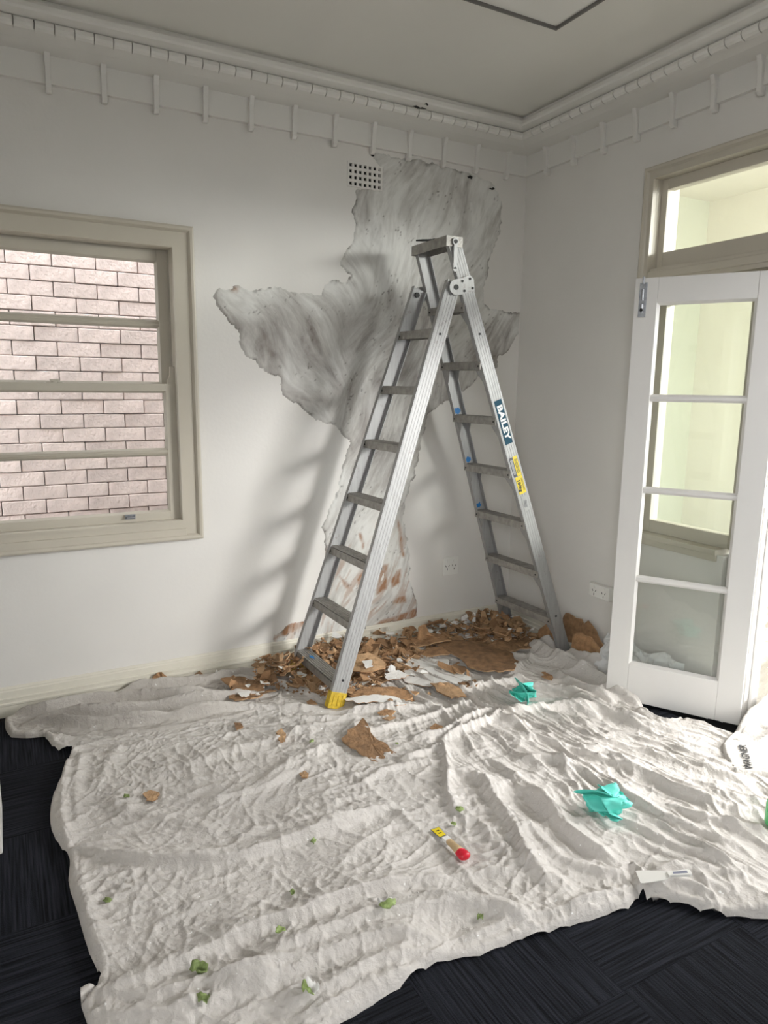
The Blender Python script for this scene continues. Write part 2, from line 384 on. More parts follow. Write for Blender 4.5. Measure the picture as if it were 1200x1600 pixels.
for k in range(44):
    a = -0.292 - 0.0707 * (k - 1) ; b0 = a - 0.0707
    if k == 0: a = -0.204
    dentil('dentil', b0 + 0.0022, a - 0.0022, 'x', trim_1)
for k in range(24):
    a = -0.282 - 0.0707 * (k - 1); b0 = a - 0.0707
    if k == 0: a = -0.204
    dentil('dentil', b0 + 0.0022, a - 0.0022, 'y', trim_2)
BR = [(0.015, 2.652), (0.034, 2.652), (0.046, 2.664), (0.046, 2.70), (0.052, 2.76), (0.066, 2.797), (0.015, 2.797)]
for k in range(16):
    x = -0.16 - 0.213 * k
    MB().prism([(x - 0.011, -p[0] + 0.012, p[1]) for p in BR], (0.022, 0, 0)).build('bracket', M['cornice'], trim_1, 0.003)
for k in range(11):
    y = -0.197 - 0.209 * k
    MB().prism([(-p[0] + 0.012, y - 0.011, p[1]) for p in BR], (0, 0.022, 0)).build('bracket', M['cornice'], trim_2, 0.003)

# baseboards
BP = [(0.0, 0.0), (0.020, 0.0), (0.020, 0.052), (0.024, 0.056), (0.024, 0.064), (0.018, 0.068), (0.018, 0.078), (0.021, 0.081), (0.021, 0.087),
      (0.015, 0.090), (0.015, 0.118), (0.011, 0.124), (0.011, 0.129), (0.007, 0.135), (0.0, 0.137)]
V, F = sweep(BP, lambda p, t: (-p[0] if t else XL, -p[0], p[1]), [0, 1])
structure(mk('baseboard_back', V, F, M['base']), 'cream moulded baseboard under the sash window')
V, F = sweep(BP, lambda p, t: (-p[0], -p[0] if t else -1.36, p[1]), [1, 0])
structure(mk('baseboard_right', V, F, M['base']), 'cream baseboard behind the ladder and the door')

# ------------------------------------------------------------------ window_1 : double-hung sash
w1 = structure(empty('window_1', (-2.55, 0, 0.77)), 'cream double-hung sash window looking on to a pink brick wall')
W0, W1, WZ0, WZ1 = -3.165, -1.937, 0.744, 2.197
def framed(prof, y_of, x0, x1, z0, z1, name, mat, parent, sides='tblr'):
    """mitred frame pieces: prof = (inset, proud) points, proud towards the room (-y)."""
    def pt(p, c):
        i, d = p
        return {'tl': (x0 + i, -d, z1 - i), 'tr': (x1 - i, -d, z1 - i), 'bl': (x0 + i, -d, z0 + i), 'br': (x1 - i, -d, z0 + i)}[c]
    for s in sides:
        a, b = {'t': ('tl', 'tr'), 'b': ('br', 'bl'), 'l': ('bl', 'tl'), 'r': ('tr', 'br')}[s]
        V, F = sweep(prof, lambda p, t: pt(p, b if t else a), [0, 1])
        mk(name, V, F, mat, parent)
AP = [(0, 0.0), (0, 0.030), (0.008, 0.034), (0.018, 0.032), (0.024, 0.024), (0.028, 0.017), (0.030, 0.017), (0.084, 0.017), (0.084, 0.022),
      (0.096, 0.022), (0.100, 0.014), (0.101, -0.05)]
framed(AP, None, W0, W1, WZ0, WZ1, 'architrave', M['trim'], w1)
# box-frame linings
lin = [((WIN[1], 0.0, WIN[2]), (WIN[1] + 0.02, 0.2, WIN[3])), ((WIN[0] - 0.02, 0.0, WIN[2]), (WIN[0], 0.2, WIN[3])),
       ((WIN[0], 0.0, WIN[3]), (WIN[1], 0.2, WIN[3] + 0.02)), ((WIN[0], 0.0, WIN[2] - 0.02), (WIN[1], 0.26, WIN[2] + 0.005))]
for a, b in lin: MB().box(a, b).build('jamb_lining', M['trim'], w1)
for a, b in [((WIN[1] - 0.008, 0.054, WIN[2]), (WIN[1], 0.062, WIN[3])), ((WIN[0], 0.054, WIN[2]), (WIN[0] + 0.008, 0.062, WIN[3]))]:
    MB().box(a, b).build('parting_bead', M['trim'], w1)
def sash(name, x0, x1, z0, z1, y0, y1, stile, top, bot, muntin_z, mt):
    s = MB().box((x0, y0, z0), (x0 + stile, y1, z1)).box((x1 - stile, y0, z0), (x1, y1, z1)) \
        .box((x0 + stile, y0, z1 - top), (x1 - stile, y1, z1)).box((x0 + stile, y0, z0), (x1 - stile, y1, z0 + bot)).build(name, M['trim'], w1, 0.002)
    yc = (y0 + y1) / 2
    MB().prism([(x0 + stile, y0 + 0.006, muntin_z - mt / 2), (x0 + stile, y0 + 0.001, muntin_z), (x0 + stile, y0 + 0.006, muntin_z + mt / 2),
                (x0 + stile, y1 - 0.004, muntin_z + mt / 2), (x0 + stile, y1 - 0.004, muntin_z - mt / 2)], (x1 - x0 - 2 * stile, 0, 0)).build('glazing_bar', M['trim'], s)
    for a, b in ((z0 + bot, muntin_z), (muntin_z, z1 - top)):
        MB().box((x0 + stile - 0.004, yc - 0.002, a), (x1 - stile + 0.004, yc + 0.002, b)).build('pane', M['glass'], s)
    # glazing bevels round the light
    bv = MB()
    for a, b in ((z0 + bot, muntin_z - mt / 2), (muntin_z + mt / 2, z1 - top)):
        xa, xb = x0 + stile, x1 - stile; q = 0.009
        bv.prism([(xa, y0 + 0.002, a), (xa + q, yc, a), (xa, yc, a)], (0, 0, b - a))
        bv.prism([(xb, y0 + 0.002, a), (xb - q, yc, a), (xb, yc, a)], (0, 0, b - a))
        bv.prism([(xa, y0 + 0.002, a), (xa, yc, a + q), (xa, yc, a)], (xb - xa, 0, 0))
        bv.prism([(xa, y0 + 0.002, b), (xa, yc, b - q), (xa, yc, b)], (xb - xa, 0, 0))
    bv.build('glazing_bead', M['trim'], s)
    return s
us = sash('upper_sash', WIN[0] + 0.001, WIN[1] - 0.001, 1.455, 2.105, 0.066, 0.098, 0.052, 0.058, 0.035, 1.765, 0.022)
ls = sash('lower_sash', WIN[0] + 0.001, WIN[1] - 0.001, 0.80, 1.490, 0.014, 0.050, 0.046, 0.034, 0.082, 1.170, 0.02)
MB().prism([(WIN[1] - 0.036, 0.016, 1.488), (WIN[1] - 0.036, 0.016, 1.505), (WIN[1] - 0.024, 0.016, 1.528), (WIN[1] - 0.020, 0.016, 1.570),
            (WIN[1] - 0.003, 0.016, 1.570), (WIN[1] - 0.003, 0.016, 1.488)], (0, 0.026, 0)).build('sash_horn', M['trim'], ls, 0.002)
lk = MB().cyl((-2.554, 0.034, 1.489), (-2.554, 0.034, 1.497), 0.017, 14).box((-2.585, 0.022, 1.489), (-2.523, 0.046, 1.494)).box((-2.572, 0.024, 1.496), (-2.535, 0.042, 1.506)).build('sash_lock', M['trim'], ls, 0.001)
for x in (-2.27, -2.838):
    MB().box((x - 0.024, 0.006, 0.872), (x + 0.024, 0.016, 0.882)).box((x - 0.020, -0.012, 0.866), (x + 0.020, 0.014, 0.872)) \
        .box((x - 0.024, 0.010, 0.858), (x + 0.024, 0.015, 0.882)).build('sash_lift', M['steel'], ls, 0.0015)
MB().box((WIN[0] - 0.0, -0.026, 0.762), (WIN[1] + 0.018, 0.012, 0.800)).build('window_stool', M['trim'], w1, 0.003)

# alley and neighbour's brick wall, brick by brick
bw = structure(MB().box((-4.6, 1.0, -0.6), (0.4, 1.2, 3.9)).build('neighbouring_wall', M['mortar']), 'pink brick wall of the neighbouring house outside the sash window')
bm_ = bmesh.new(); bmesh.ops.create_cube(bm_, size=1.0)
for v in bm_.verts: v.co = Vector((v.co.x * 0.2195, v.co.y * 0.05, v.co.z * 0.0750))
bmesh.ops.bevel(bm_, geom=bm_.edges[:], offset=0.003, segments=1, affect='EDGES')
brick_me = bpy.data.meshes.new('brick'); bm_.to_mesh(brick_me); bm_.free(); brick_me.materials.append(M['brick'])
for r in range(0, 26):
    z = 2.073 - 0.0800 * (r - 5)
    for k in range(-8, 5):
        x = -2.577 + 0.2245 * k + (0.5 * 0.2245 if r % 2 else 0.0)
        if x < -4.2 or x > -1.45: continue
        o = bpy.data.objects.new('brick', brick_me); COL.objects.link(o)
        o.location = (x, 0.995 + random.uniform(-0.004, 0.004), z); o.rotation_euler = (random.uniform(-.02, .02), random.uniform(-.006, .006), random.uniform(-.02, .02)); adopt(o, bw)
structure(MB().box((-30, -40, -0.75), (30, 40, -0.65)).build('ground_outside', plain('outside_paving', (0.20, 0.195, 0.185), 0.9)))

# ------------------------------------------------------------------ window_2 : transom and side light in the right wall, with door frame
w2 = structure(empty('window_2', (0, -1.25, 0.77)), 'cream framed transom and side window round the doorway')
def rbox(name, y0, y1, z0, z1, x0, x1, mat=M['trim'], par=w2, bevel=0.003): return MB().box((x0, y0, z0), (x1, y1, z1)).build(name, mat, par, bevel)
# architrave: left leg, head (moulded)
AR = [(0, 0.0), (0, 0.026), (0.006, 0.030), (0.016, 0.028), (0.022, 0.02), (0.026, 0.016), (0.044, 0.016), (0.046, 0.022), (0.054, 0.022), (0.0555, 0.01), (0.0555, -0.004)]
def rp(p, c):
    i, d = p; y = -0.897 - i; z = 2.513 - i
    return {'a': (-d, y, 0.79), 'b': (-d, y, z), 'c': (-d, -2.90, z)}[c]
V, F = sweep(AR, lambda p, t: rp(p, 'b' if t else 'a'), [1, 0]); mk('architrave', V, F, M['trim'], w2)
V, F = sweep(AR, lambda p, t: rp(p, 'c' if t else 'b'), [1, 0]); mk('architrave', V, F, M['trim'], w2)
rbox('frame_jamb', -0.9535, -0.940, 0.766, 2.469, 0.004, 0.158); rbox('frame_head', -2.845, -0.95, 2.4575, 2.475, 0.004, 0.158)
# transom sash (two bays) and its panes
def rsash(name, y0, y1, z0, z1, x0, x1, st, tp, bt):
    s = MB().box((x0, y0, z0), (x1, y0 + st, z1)).box((x0, y1 - st, z0), (x1, y1, z1)).box((x0, y0 + st, z1 - tp), (x1, y1 - st, z1)).box((x0, y0 + st, z0), (x1, y1 - st, z0 + bt)).build(name, M['trim'], w2, 0.003)
    xc = (x0 + x1) / 2
    MB().box((xc - .002, y0 + st - .004, z0 + bt - .004), (xc + .002, y1 - st + .004, z1 - tp + .004)).build('pane', M['glass'], s)
    return s
rsash('transom_sash', -1.640, -0.953, 2.055, 2.458, 0.035, 0.085, 0.034, 0.048, 0.076)
rsash('transom_sash', -2.84, -1.655, 2.055, 2.458, 0.035, 0.085, 0.034, 0.048, 0.076)
rbox('transom_bar', -2.848, -0.955, 1.985, 2.055, -0.012, 0.10)
rbox('transom_moulding', -2.85, -0.953, 2.005, 2.04, -0.022, -0.008, bevel=0.005)
rbox('mullion', -1.655, -1.640, 2.03, 2.46, 0.0, 0.12)
rsash('side_sash', -1.535, -0.953, 0.79, 1.99, 0.045, 0.10, 0.072, 0.10, 0.062)
rbox('window_stool', -1.45, -0.90, 0.7645, 0.79, -0.018, 0.12); rbox('window_apron', -1.45, -0.93, 0.735, 0.765, -0.014, 0.0)
rbox('wall_return', -1.535, -1.475, -0.01, 0.765, 0.032, 0.158, M['wall'], w2, 0.0); rbox('door_jamb', -1.600, -1.530, -0.01, 1.99, 0.078, 0.172, M['white'], w2, 0.004); rbox('door_jamb', -2.87, -2.83, -0.01, 1.99, -0.005, 0.16, M['white'], w2, 0.004)
rbox('jamb_stop', -1.615, -1.600, -0.01, 1.99, 0.105, 0.145, M['white'], w2, 0.003)

# side room beyond the doorway
structure(MB().box((0.05, -6.0, -0.09), (2.1, 0.0, -0.02)).build('floor_side_room', M['floorbase']))
structure(MB().box((1.95, -1.7, -0.05), (2.05, 0.37, 3.0)).box((1.95, -5.7, -0.05), (2.05, -1.7, 0.5)).box((1.95, -5.7, 2.82), (2.05, -1.7, 3.0)).box((1.95, -6.0, -0.05), (2.05, -5.7, 3.0)).build('wall_side_room_far', M['cream_out']))  # window gap invented out of view so outside lamps reach the doorway
structure(MB().box((0.16, 0.275, -0.05), (2.05, 0.375, 3.0)).build('wall_side_room_end', M['green_out']))
structure(MB().box((0.16, -6.0, 2.86), (2.05, 0.375, 3.0)).build('ceiling_side_room', M['cream_out']))

# ------------------------------------------------------------------ door_1 : glazed leaf swung back into the room
DA = np.array([-0.274, -1.117]); DB = np.array([0.028, -1.621]); DT = (DB - DA) / np.linalg.norm(DB - DA); DN = np.array([-DT[1], DT[0]])
if DN @ (CAM[:2] - DA) > 0: DN = -DN           # DN points away from the camera, into the leaf
def dp(t, d, z): q = DA + DT * t + DN * d; return (q[0], q[1], z)
d1 = structure(empty('door_1', dp(0.588, 0.0, 0.0)), 'white glazed door leaf with four panes swung open against the wall')
DW, DH, TH = 0.588, 1.972, 0.042
def dbox(t0, t1, z0, z1, a=0.0, b=TH):
    P = [dp(t, d, z) for z in (z0, z1) for t, d in ((t0, a), (t1, a), (t1, b), (t0, b))]
    return P, [(0, 3, 2, 1), (4, 5, 6, 7), (0, 1, 5, 4), (1, 2, 6, 5), (2, 3, 7, 6), (3, 0, 4, 7)]
def dpart(name, boxes, mat, par=d1, bevel=0.003):
    mb = MB()
    for b in boxes: mb.add(*dbox(*b))
    return mb.build(name, mat, par, bevel)
dpart('stile', [(0, 0.097, 0.016, DH)], M['white'])
dpart('stile', [(0.485, DW, 0.016, DH, 0.0, 0.028), (0.485, DW - 0.012, 0.016, DH, 0.028, TH)], M['white'])
dpart('top_rail', [(0.097, 0.485, 1.864, DH)], M['white']); dpart('bottom_rail', [(0.097, 0.485, 0.016, 0.203)], M['white'])
bars = [1.455, 1.040, 0.622]
for z in bars:
    h = 0.016
    mb = MB().prism([dp(0.097, TH * 0.32, z - h), dp(0.097, 0.004, z - 0.006), dp(0.097, 0.004, z + 0.006), dp(0.097, TH * 0.32, z + h), dp(0.097, TH - 0.006, z + h * .7), dp(0.097, TH - 0.006, z - h * .7)],
                    np.array(dp(0.485, 0, 0)) - np.array(dp(0.097, 0, 0)))
    mb.build('glazing_bar', M['white'], d1)
zz = [0.203, bars[2], bars[1], bars[0], 1.864]
for k in range(4): dpart('pane', [(0.093, 0.489, zz[k] - (.004 if k == 0 else 0), zz[k + 1] + (.004 if k == 3 else 0), TH * .45, TH * .55)], M['glass'], bevel=0)
bd = MB()
for k in range(4):
    a = zz[k] + (0 if k == 0 else 0.014); b = zz[k + 1] - (0 if k == 3 else 0.014); q = 0.010
    for t, s in ((0.097, 1), (0.485, -1)):
        bd.prism([dp(t, 0.003, a), dp(t + s * q, TH * .45, a), dp(t, TH * .45, a)], (0, 0, b - a))
    L_ = np.array(dp(0.485, 0, 0)) - np.array(dp(0.097, 0, 0))
    if k == 0: bd.prism([dp(0.097, 0.003, a), dp(0.097, TH * .45, a + q), dp(0.097, TH * .45, a)], L_)
    if k == 3: bd.prism([dp(0.097, 0.003, b), dp(0.097, TH * .45, b - q), dp(0.097, TH * .45, b)], L_)
bd.build('glazing_bead', M['white'], d1)
bo = dpart('tower_bolt', [(0.020, 0.052, 1.805, 1.952, -0.003, 0.0)], M['steel'], d1, 0.001)
mb = MB().cyl(dp(0.036, -0.008, 1.825), dp(0.036, -0.008, 1.975), 0.0055, 10).add(*dbox(0.026, 0.046, 1.925, 1.945, -0.014, -0.002)).add(*dbox(0.026, 0.046, 1.86, 1.875, -0.014, -0.002))
mb.build('bolt_rod', M['steel'], bo)
MB().cyl(dp(0.036, -0.010, 1.835), dp(0.036, -0.022, 1.835), 0.007, 10).build('bolt_knob', M['bolt'], bo)
for z in (0.25, 1.0, 1.70): MB().cyl(dp(DW + 0.003, 0.040, z), dp(DW + 0.003, 0.040, z + 0.09), 0.006, 10).build('hinge', M['white'], d1)

# ------------------------------------------------------------------ plaster repair on the back wall
def in_poly(x, y, poly):
    poly = np.asarray(poly); ins = np.zeros(x.shape, bool); n = len(poly)
    for i in range(n):
        x1, y1 = poly[i]; x2, y2 = poly[(i + 1) % n]
        if y1 == y2: continue
        ins ^= ((y1 > y) != (y2 > y)) & (x < (x2 - x1) * (y - y1) / (y2 - y1) + x1)
    return ins
def seg_dist(x, y, a, b):
    ax, ay = a; bx, by = b; dx, dy = bx - ax, by - ay; l2 = dx * dx + dy * dy + 1e-12
    t = np.clip(((x - ax) * dx + (y - ay) * dy) / l2, 0, 1)
    return np.hypot(x - ax - t * dx, y - ay - t * dy), t
def poly_dist(x, y, pts, closed=True):
    d = np.full(x.shape, 9.0); n = len(pts)
    for i in range(n if closed else n - 1): d = np.minimum(d, seg_dist(x, y, pts[i], pts[(i + 1) % n])[0])
    return d
def sdf(x, y, poly): d = poly_dist(x, y, poly); return np.where(in_poly(x, y, poly), d, -d)
def wallpoly(px): return [(lambda q: (q[0], q[2]))(ony(*p)) for p in px]
PATCH = wallpoly([(583, 236), (610, 243), (640, 249), (668, 255), (700, 262), (728, 268), (750, 278), (768, 286), (776, 300), (783, 322), (784, 348), (776, 372), (768, 398), (760, 425), (755, 452), (757, 474),
    (766, 483), (785, 484), (803, 490), (811, 488), (811, 515), (803, 530), (796, 545), (786, 556), (778, 556), (776, 572), (750, 586), (725, 612), (690, 632), (668, 648), (658, 690), (648, 740), (636, 775), (630, 800), (633, 830),
    (640, 866), (641, 915), (651, 936), (653, 964), (560, 985), (426, 1008), (428, 992), (455, 974), (484, 964), (497, 955), (495, 925), (503, 895), (510, 862), (505, 822), (517, 788), (530, 765), (536, 722), (548, 692),
    (522, 664), (494, 656), (470, 636), (442, 616), (437, 592), (415, 582), (394, 562), (377, 545), (375, 520), (356, 500), (341, 476), (332, 459), (342, 448), (352, 455), (370, 447), (388, 455), (404, 455), (428, 447), (445, 452), (468, 458), (502, 461),
    (505, 446), (526, 436), (541, 440), (546, 430), (530, 413), (538, 396), (552, 382), (556, 350), (552, 330), (555, 310), (560, 296), (597, 296), (597, 266), (586, 255)])
BROWN = [wallpoly(p) for p in (
    [(424, 1001), (452, 975), (487, 961), (500, 952), (504, 962), (478, 975), (450, 990)],
    [(594, 885), (606, 881), (603, 920), (588, 928)], [(558, 905), (572, 880), (580, 900), (572, 925), (562, 922)],
    [(621, 812), (627, 830), (630, 868), (625, 855)], [(574, 984), (600, 968), (634, 957), (652, 950), (653, 966), (600, 980)],
    [(530, 900), (545, 915), (552, 925), (540, 918)], [(611, 905), (625, 890), (624, 910), (612, 918)], [(620, 935), (632, 930), (634, 941), (614, 941)],
    [(588, 822), (596, 806), (594, 850), (584, 870)], [(562, 835), (568, 848), (567, 856)], [(568, 905), (588, 888), (588, 905), (570, 925)], [(365, 449), (372, 449), (369, 456), (361, 454)])]
gx = np.arange(-1.92, 0.0, 0.0075); gz = np.arange(0.10, 2.72, 0.0075)
GX, GZ = np.meshgrid(gx, gz, indexing='ij')
jit = (fbm(GX * 14, GZ * 14, 4) - 0.47) * 0.050 + (fbm(GX * 60 + 9, GZ * 60, 2) - .37) * 0.022
SD = sdf(GX, GZ, PATCH) + jit
# two trowel directions: steep strokes on the right and above, slanting strokes across the left lobe
left = np.clip((-1.02 - GX + 0.25 * pnoise(GX * 3, GZ * 3)) / 0.22, 0, 1) * np.clip((GZ - 1.0) / 0.3, 0, 1)
def stroke(deg, wob, sd):
    t = math.radians(deg); a = GX * math.cos(t) + GZ * math.sin(t); b = -GX * math.sin(t) + GZ * math.cos(t)
    return a, b + wob * pnoise(a * 2.0 + sd, b * 2.6)
su, sv = stroke(63, 0.10, 0); su2, sv2 = stroke(122, 0.12, 5)
hgt = np.clip(SD * 0.35, -0.004, 0.003) + np.where(SD > 0, 1, 0) * (((fbm(su * 9, sv * 45, 3) - 0.44) * (1 - left) + (fbm(su2 * 9, sv2 * 45, 3) - .44) * left) * 0.006)
hgt += np.where(SD > 0, np.exp(-(SD - 0.008) ** 2 / 0.00008) * 0.004 * np.clip(fbm(GX * 20 + 3, GZ * 20, 2) * 2 - .3, 0, 1), 0)
hgt = np.where(SD > 0.004, np.maximum(hgt, 0.0012), hgt)
brown = np.zeros_like(GX)
for p in BROWN: brown = np.maximum(brown, np.clip((sdf(GX, GZ, p) + jit * .5 + 0.010) / 0.014, 0, 1))
lown = np.clip((0.80 - GZ) / 0.35, 0, 1) * np.clip((fbm(su * 5, sv * 30, 3) - 0.46) / 0.08, 0, 1)
brown = np.clip(np.maximum(brown, 0.55 * lown), 0, 1)
hgt -= 0.0015 * (brown > .5)
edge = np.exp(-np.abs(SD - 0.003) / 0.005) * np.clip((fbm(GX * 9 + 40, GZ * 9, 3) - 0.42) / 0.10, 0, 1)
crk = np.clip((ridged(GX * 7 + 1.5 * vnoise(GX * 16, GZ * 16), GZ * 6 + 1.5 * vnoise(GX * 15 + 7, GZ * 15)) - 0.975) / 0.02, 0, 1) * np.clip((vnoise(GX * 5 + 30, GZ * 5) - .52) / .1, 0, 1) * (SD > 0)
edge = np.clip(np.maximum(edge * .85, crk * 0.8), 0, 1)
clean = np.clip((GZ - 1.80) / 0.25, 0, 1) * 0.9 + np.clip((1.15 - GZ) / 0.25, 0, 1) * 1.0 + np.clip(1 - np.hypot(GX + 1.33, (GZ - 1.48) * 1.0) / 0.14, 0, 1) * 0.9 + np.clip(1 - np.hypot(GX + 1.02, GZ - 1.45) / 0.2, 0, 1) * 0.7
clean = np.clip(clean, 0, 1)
keep = SD > -0.012
idx = -np.ones(GX.shape, int); idx[keep] = np.arange(keep.sum())
V = np.stack([GX[keep], -hgt[keep], GZ[keep]], 1)
q = keep[:-1, :-1] & keep[1:, :-1] & keep[1:, 1:] & keep[:-1, 1:]
I, J = np.nonzero(q)
Fq = np.stack([idx[I, J], idx[I + 1, J], idx[I + 1, J + 1], idx[I, J + 1]], 1)
pt = mk('plaster_patch', V, Fq, M['patch'], wall_back, smooth=True)
pt['label'] = 'rough grey skim plaster with brown bare spots'
me = pt.data
ca = me.color_attributes.new('stain', 'FLOAT_COLOR', 'POINT')
ca.data.foreach_set('color', np.stack([brown[keep], edge[keep], clean[keep], left[keep]], 1).astype(np.float32).ravel())
uvl = me.uv_layers.new(name='stroke')
li = np.empty(len(me.loops), int); me.loops.foreach_get('vertex_index', li)
uvl.data.foreach_set('uv', np.stack([su[keep], sv[keep]], 1)[li].astype(np.float32).ravel())
uvl = me.uv_layers.new(name='stroke_left'); uvl.data.foreach_set('uv', np.stack([su2[keep], sv2[keep]], 1)[li].astype(np.float32).ravel())

# ------------------------------------------------------------------ wall vent, outlets, ceiling panel
vent = thing('wall_vent', 'small square-holed air vent high on the back wall beside the repair', 'vent', (-1.046, 0, 2.545))
mb = MB(); nx, nz = 7, 4; px_, pz_ = 0.190 / 7, 0.117 / 4; hw, hh = 0.0072, 0.0076
xs = [-1.146]; zs = [2.486]
for k in range(nx): c = -1.046 + (k - 3) * 0.0275; xs += [c - hw, c + hw]
for k in range(nz): c = 2.545 + (k - 1.5) * 0.0290; zs += [c - hh, c + hh]
xs.append(-0.946); zs.append(2.604)
for i in range(len(xs) - 1):
    for j in range(len(zs) - 1):
        if i % 2 == 1 and j % 2 == 1: continue
        mb.box((xs[i], -0.004, zs[j]), (xs[i + 1], 0.003, zs[j + 1]))
mb.build('vent_plate', M['wall'], vent)
MB().box((-1.1345, 0.012, 2.4925), (-0.9575, 0.055, 2.5965)).build('vent_shade', M['dark'], vent)  # near-black block set behind the holes in place of their shade

o1 = thing('power_outlet', 'square white power outlet low on the back wall behind the ladder', 'outlet', (-0.452, 0, 0.43))
MB().box((-0.507, -0.009, 0.374), (-0.397, 0.0, 0.486)).build('face_plate', M['plastic'], o1, 0.003)
def socket(cx, cz, par, axis='x', base=-0.009):
    mb = MB()
    for dx, a in ((-0.011, 30), (0.011, -30)):
        t = math.radians(a)
        mb.obox((cx + dx, base - 0.0003, cz + 0.006) if axis == 'x' else (base - 0.0003, cx + dx, cz + 0.006),
                (math.cos(t), 0, math.sin(t)) if axis == 'x' else (0, math.cos(t), math.sin(t)), (0, 1, 0) if axis == 'x' else (1, 0, 0),
                (-math.sin(t), 0, math.cos(t)) if axis == 'x' else (0, -math.sin(t), math.cos(t)), 0.0016, 0.0008, 0.006)
    if axis == 'x': mb.box((cx - 0.0015, base - .001, cz - 0.020), (cx + 0.0015, base + .0005, cz - 0.008))
    else: mb.box((base - .001, cx - 0.0015, cz - 0.020), (base + .0005, cx + 0.0015, cz - 0.008))
    mb.build('socket_slots', M['dark'], par)  # slots are thin bars, their inner shade given as colour
socket(-0.476, 0.425, o1); socket(-0.428, 0.425, o1)
for x in (-0.476, -0.428): MB().box((x - 0.006, -0.013, 0.455), (x + 0.006, -0.008, 0.470)).build('rocker_switch', M['plastic'], o1, 0.001)
o2 = thing('power_outlet', 'white double power outlet block on the right wall beside the open door', 'outlet', (0, -0.80, 0.425))
MB().box((-0.034, -0.870, 0.388), (0.0, -0.726, 0.460)).build('face_plate', M['plastic'], o2, 0.004)
socket(-0.765, 0.418, o2, 'y', -0.034); socket(-0.832, 0.418, o2, 'y', -0.034)
for y in (-0.765, -0.832): MB().box((-0.038, y - 0.006, 0.442), (-0.033, y + 0.006, 0.453)).build('rocker_switch', M['plastic'], o2, 0.001)

M['panelshade'] = plain('panel_edge_shade', (0.16, 0.15, 0.14), 0.6)  # dark grey stands for the shadow line along the panel edge
lp = thing('ceiling_light', 'flat square white ceiling light panel, switched off', 'ceiling light', (-1.04, -1.35, 2.9))
x0, x1, y0, y1 = -1.34, -0.742, -1.65, -1.053
q_ = 0.009
MB().box((x0, y0, 2.876), (x1, y0 + q_, 2.9)).box((x0, y1 - q_, 2.876), (x1, y1, 2.9)).box((x0, y0 + q_, 2.876), (x0 + q_, y1 - q_, 2.9)).box((x1 - q_, y0 + q_, 2.876), (x1, y1 - q_, 2.9)).build('frame', M['panelshade'], lp, 0.001)
MB().box((x0 + q_, y0 + q_, 2.886), (x1 - q_, y1 - q_, 2.8995)).build('diffuser', M['plastic'], lp, 0.002)
# small broken spots in the cornice
def spot(px, Y, r, par, seed):
    rr = np.random.RandomState(seed); c = ony(*px, Y); P = []
    for k in range(9):
        t = 2 * math.pi * k / 9; P.append(c + np.array([math.cos(t) * r * (1 + .5 * rr.randn()), 0, math.sin(t) * r * .45 * (1 + .5 * rr.randn())]))
    MB().prism(P, (0, -0.004, 0)).build('broken_spot', M['bolt'], par)['label'] = 'dark broken spot in the plaster'
spot((655, 168), -0.246, 0.022, trim_1, 1); spot((666, 163), -0.250, 0.012, trim_1, 2); spot((637, 243), -0.002, 0.013, wall_back, 3); spot((582, 243), -0.002, 0.009, wall_back, 4); spot((733, 277), -0.004, 0.014, wall_back, 5); spot((770, 295), -0.004, 0.012, wall_back, 6)

# ================================================================== STEPLADDER
lad = thing('stepladder', 'worn aluminium double-sided stepladder standing over the plaster rubble', 'stepladder', (-0.80, -0.36, 0.0))
LN = (np.array([-1.500, -0.625, 0.012]), np.array([-0.818, -0.505, 1.985]))
LF = (np.array([-1.506, -0.135, 0.012]), np.array([-0.836, -0.200, 1.985]))
RN = (np.array([-0.068, -0.622, 0.014]), np.array([-0.826, -0.500, 2.180]))
RF = (np.array([-0.086, -0.118, 0.014]), np.array([-0.826, -0.196, 2.180]))
def at_z(L, z): t = (z - L[0][2]) / (L[1][2] - L[0][2]); return L[0] + (L[1] - L[0]) * t
def rail_axes(L, out_y):
    a = L[1] - L[0]; a /= np.linalg.norm(a)
    n = np.array([0, out_y, 0.0]); n -= a * (n @ a); n /= np.linalg.norm(n)
    s = np.cross(a, n); s = s if s[0] > 0 else -s
    return a, s, n
def rail(L, out_y, w, name='rail'):
    a, s, n = rail_axes(L, out_y)
    h = w / 2; t = 0.003; fl = 0.026
    prof = [(-h, -fl), (-h, 0)]
    for k in range(5):
        c = -h + w * (k + 0.5) / 5
        prof += [(c - 0.004, 0), (c - 0.003, 0.0010), (c + 0.003, 0.0010), (c + 0.004, 0)]
    prof += [(h, 0), (h, -fl), (h - t, -fl), (h - t, -t), (-h + t, -t), (-h + t, -fl)]
    P = [L[0] + s * p[0] + n * p[1] for p in prof]
    mb = MB().prism(P, a * np.linalg.norm(L[1] - L[0]))
    return mb.build(name, M['alu'], lad)
r_ln = rail(LN, -1, 0.078); r_lf = rail(LF, 1, 0.078); r_rn = rail(RN, -1, 0.072); r_rf = rail(RF, 1, 0.072)
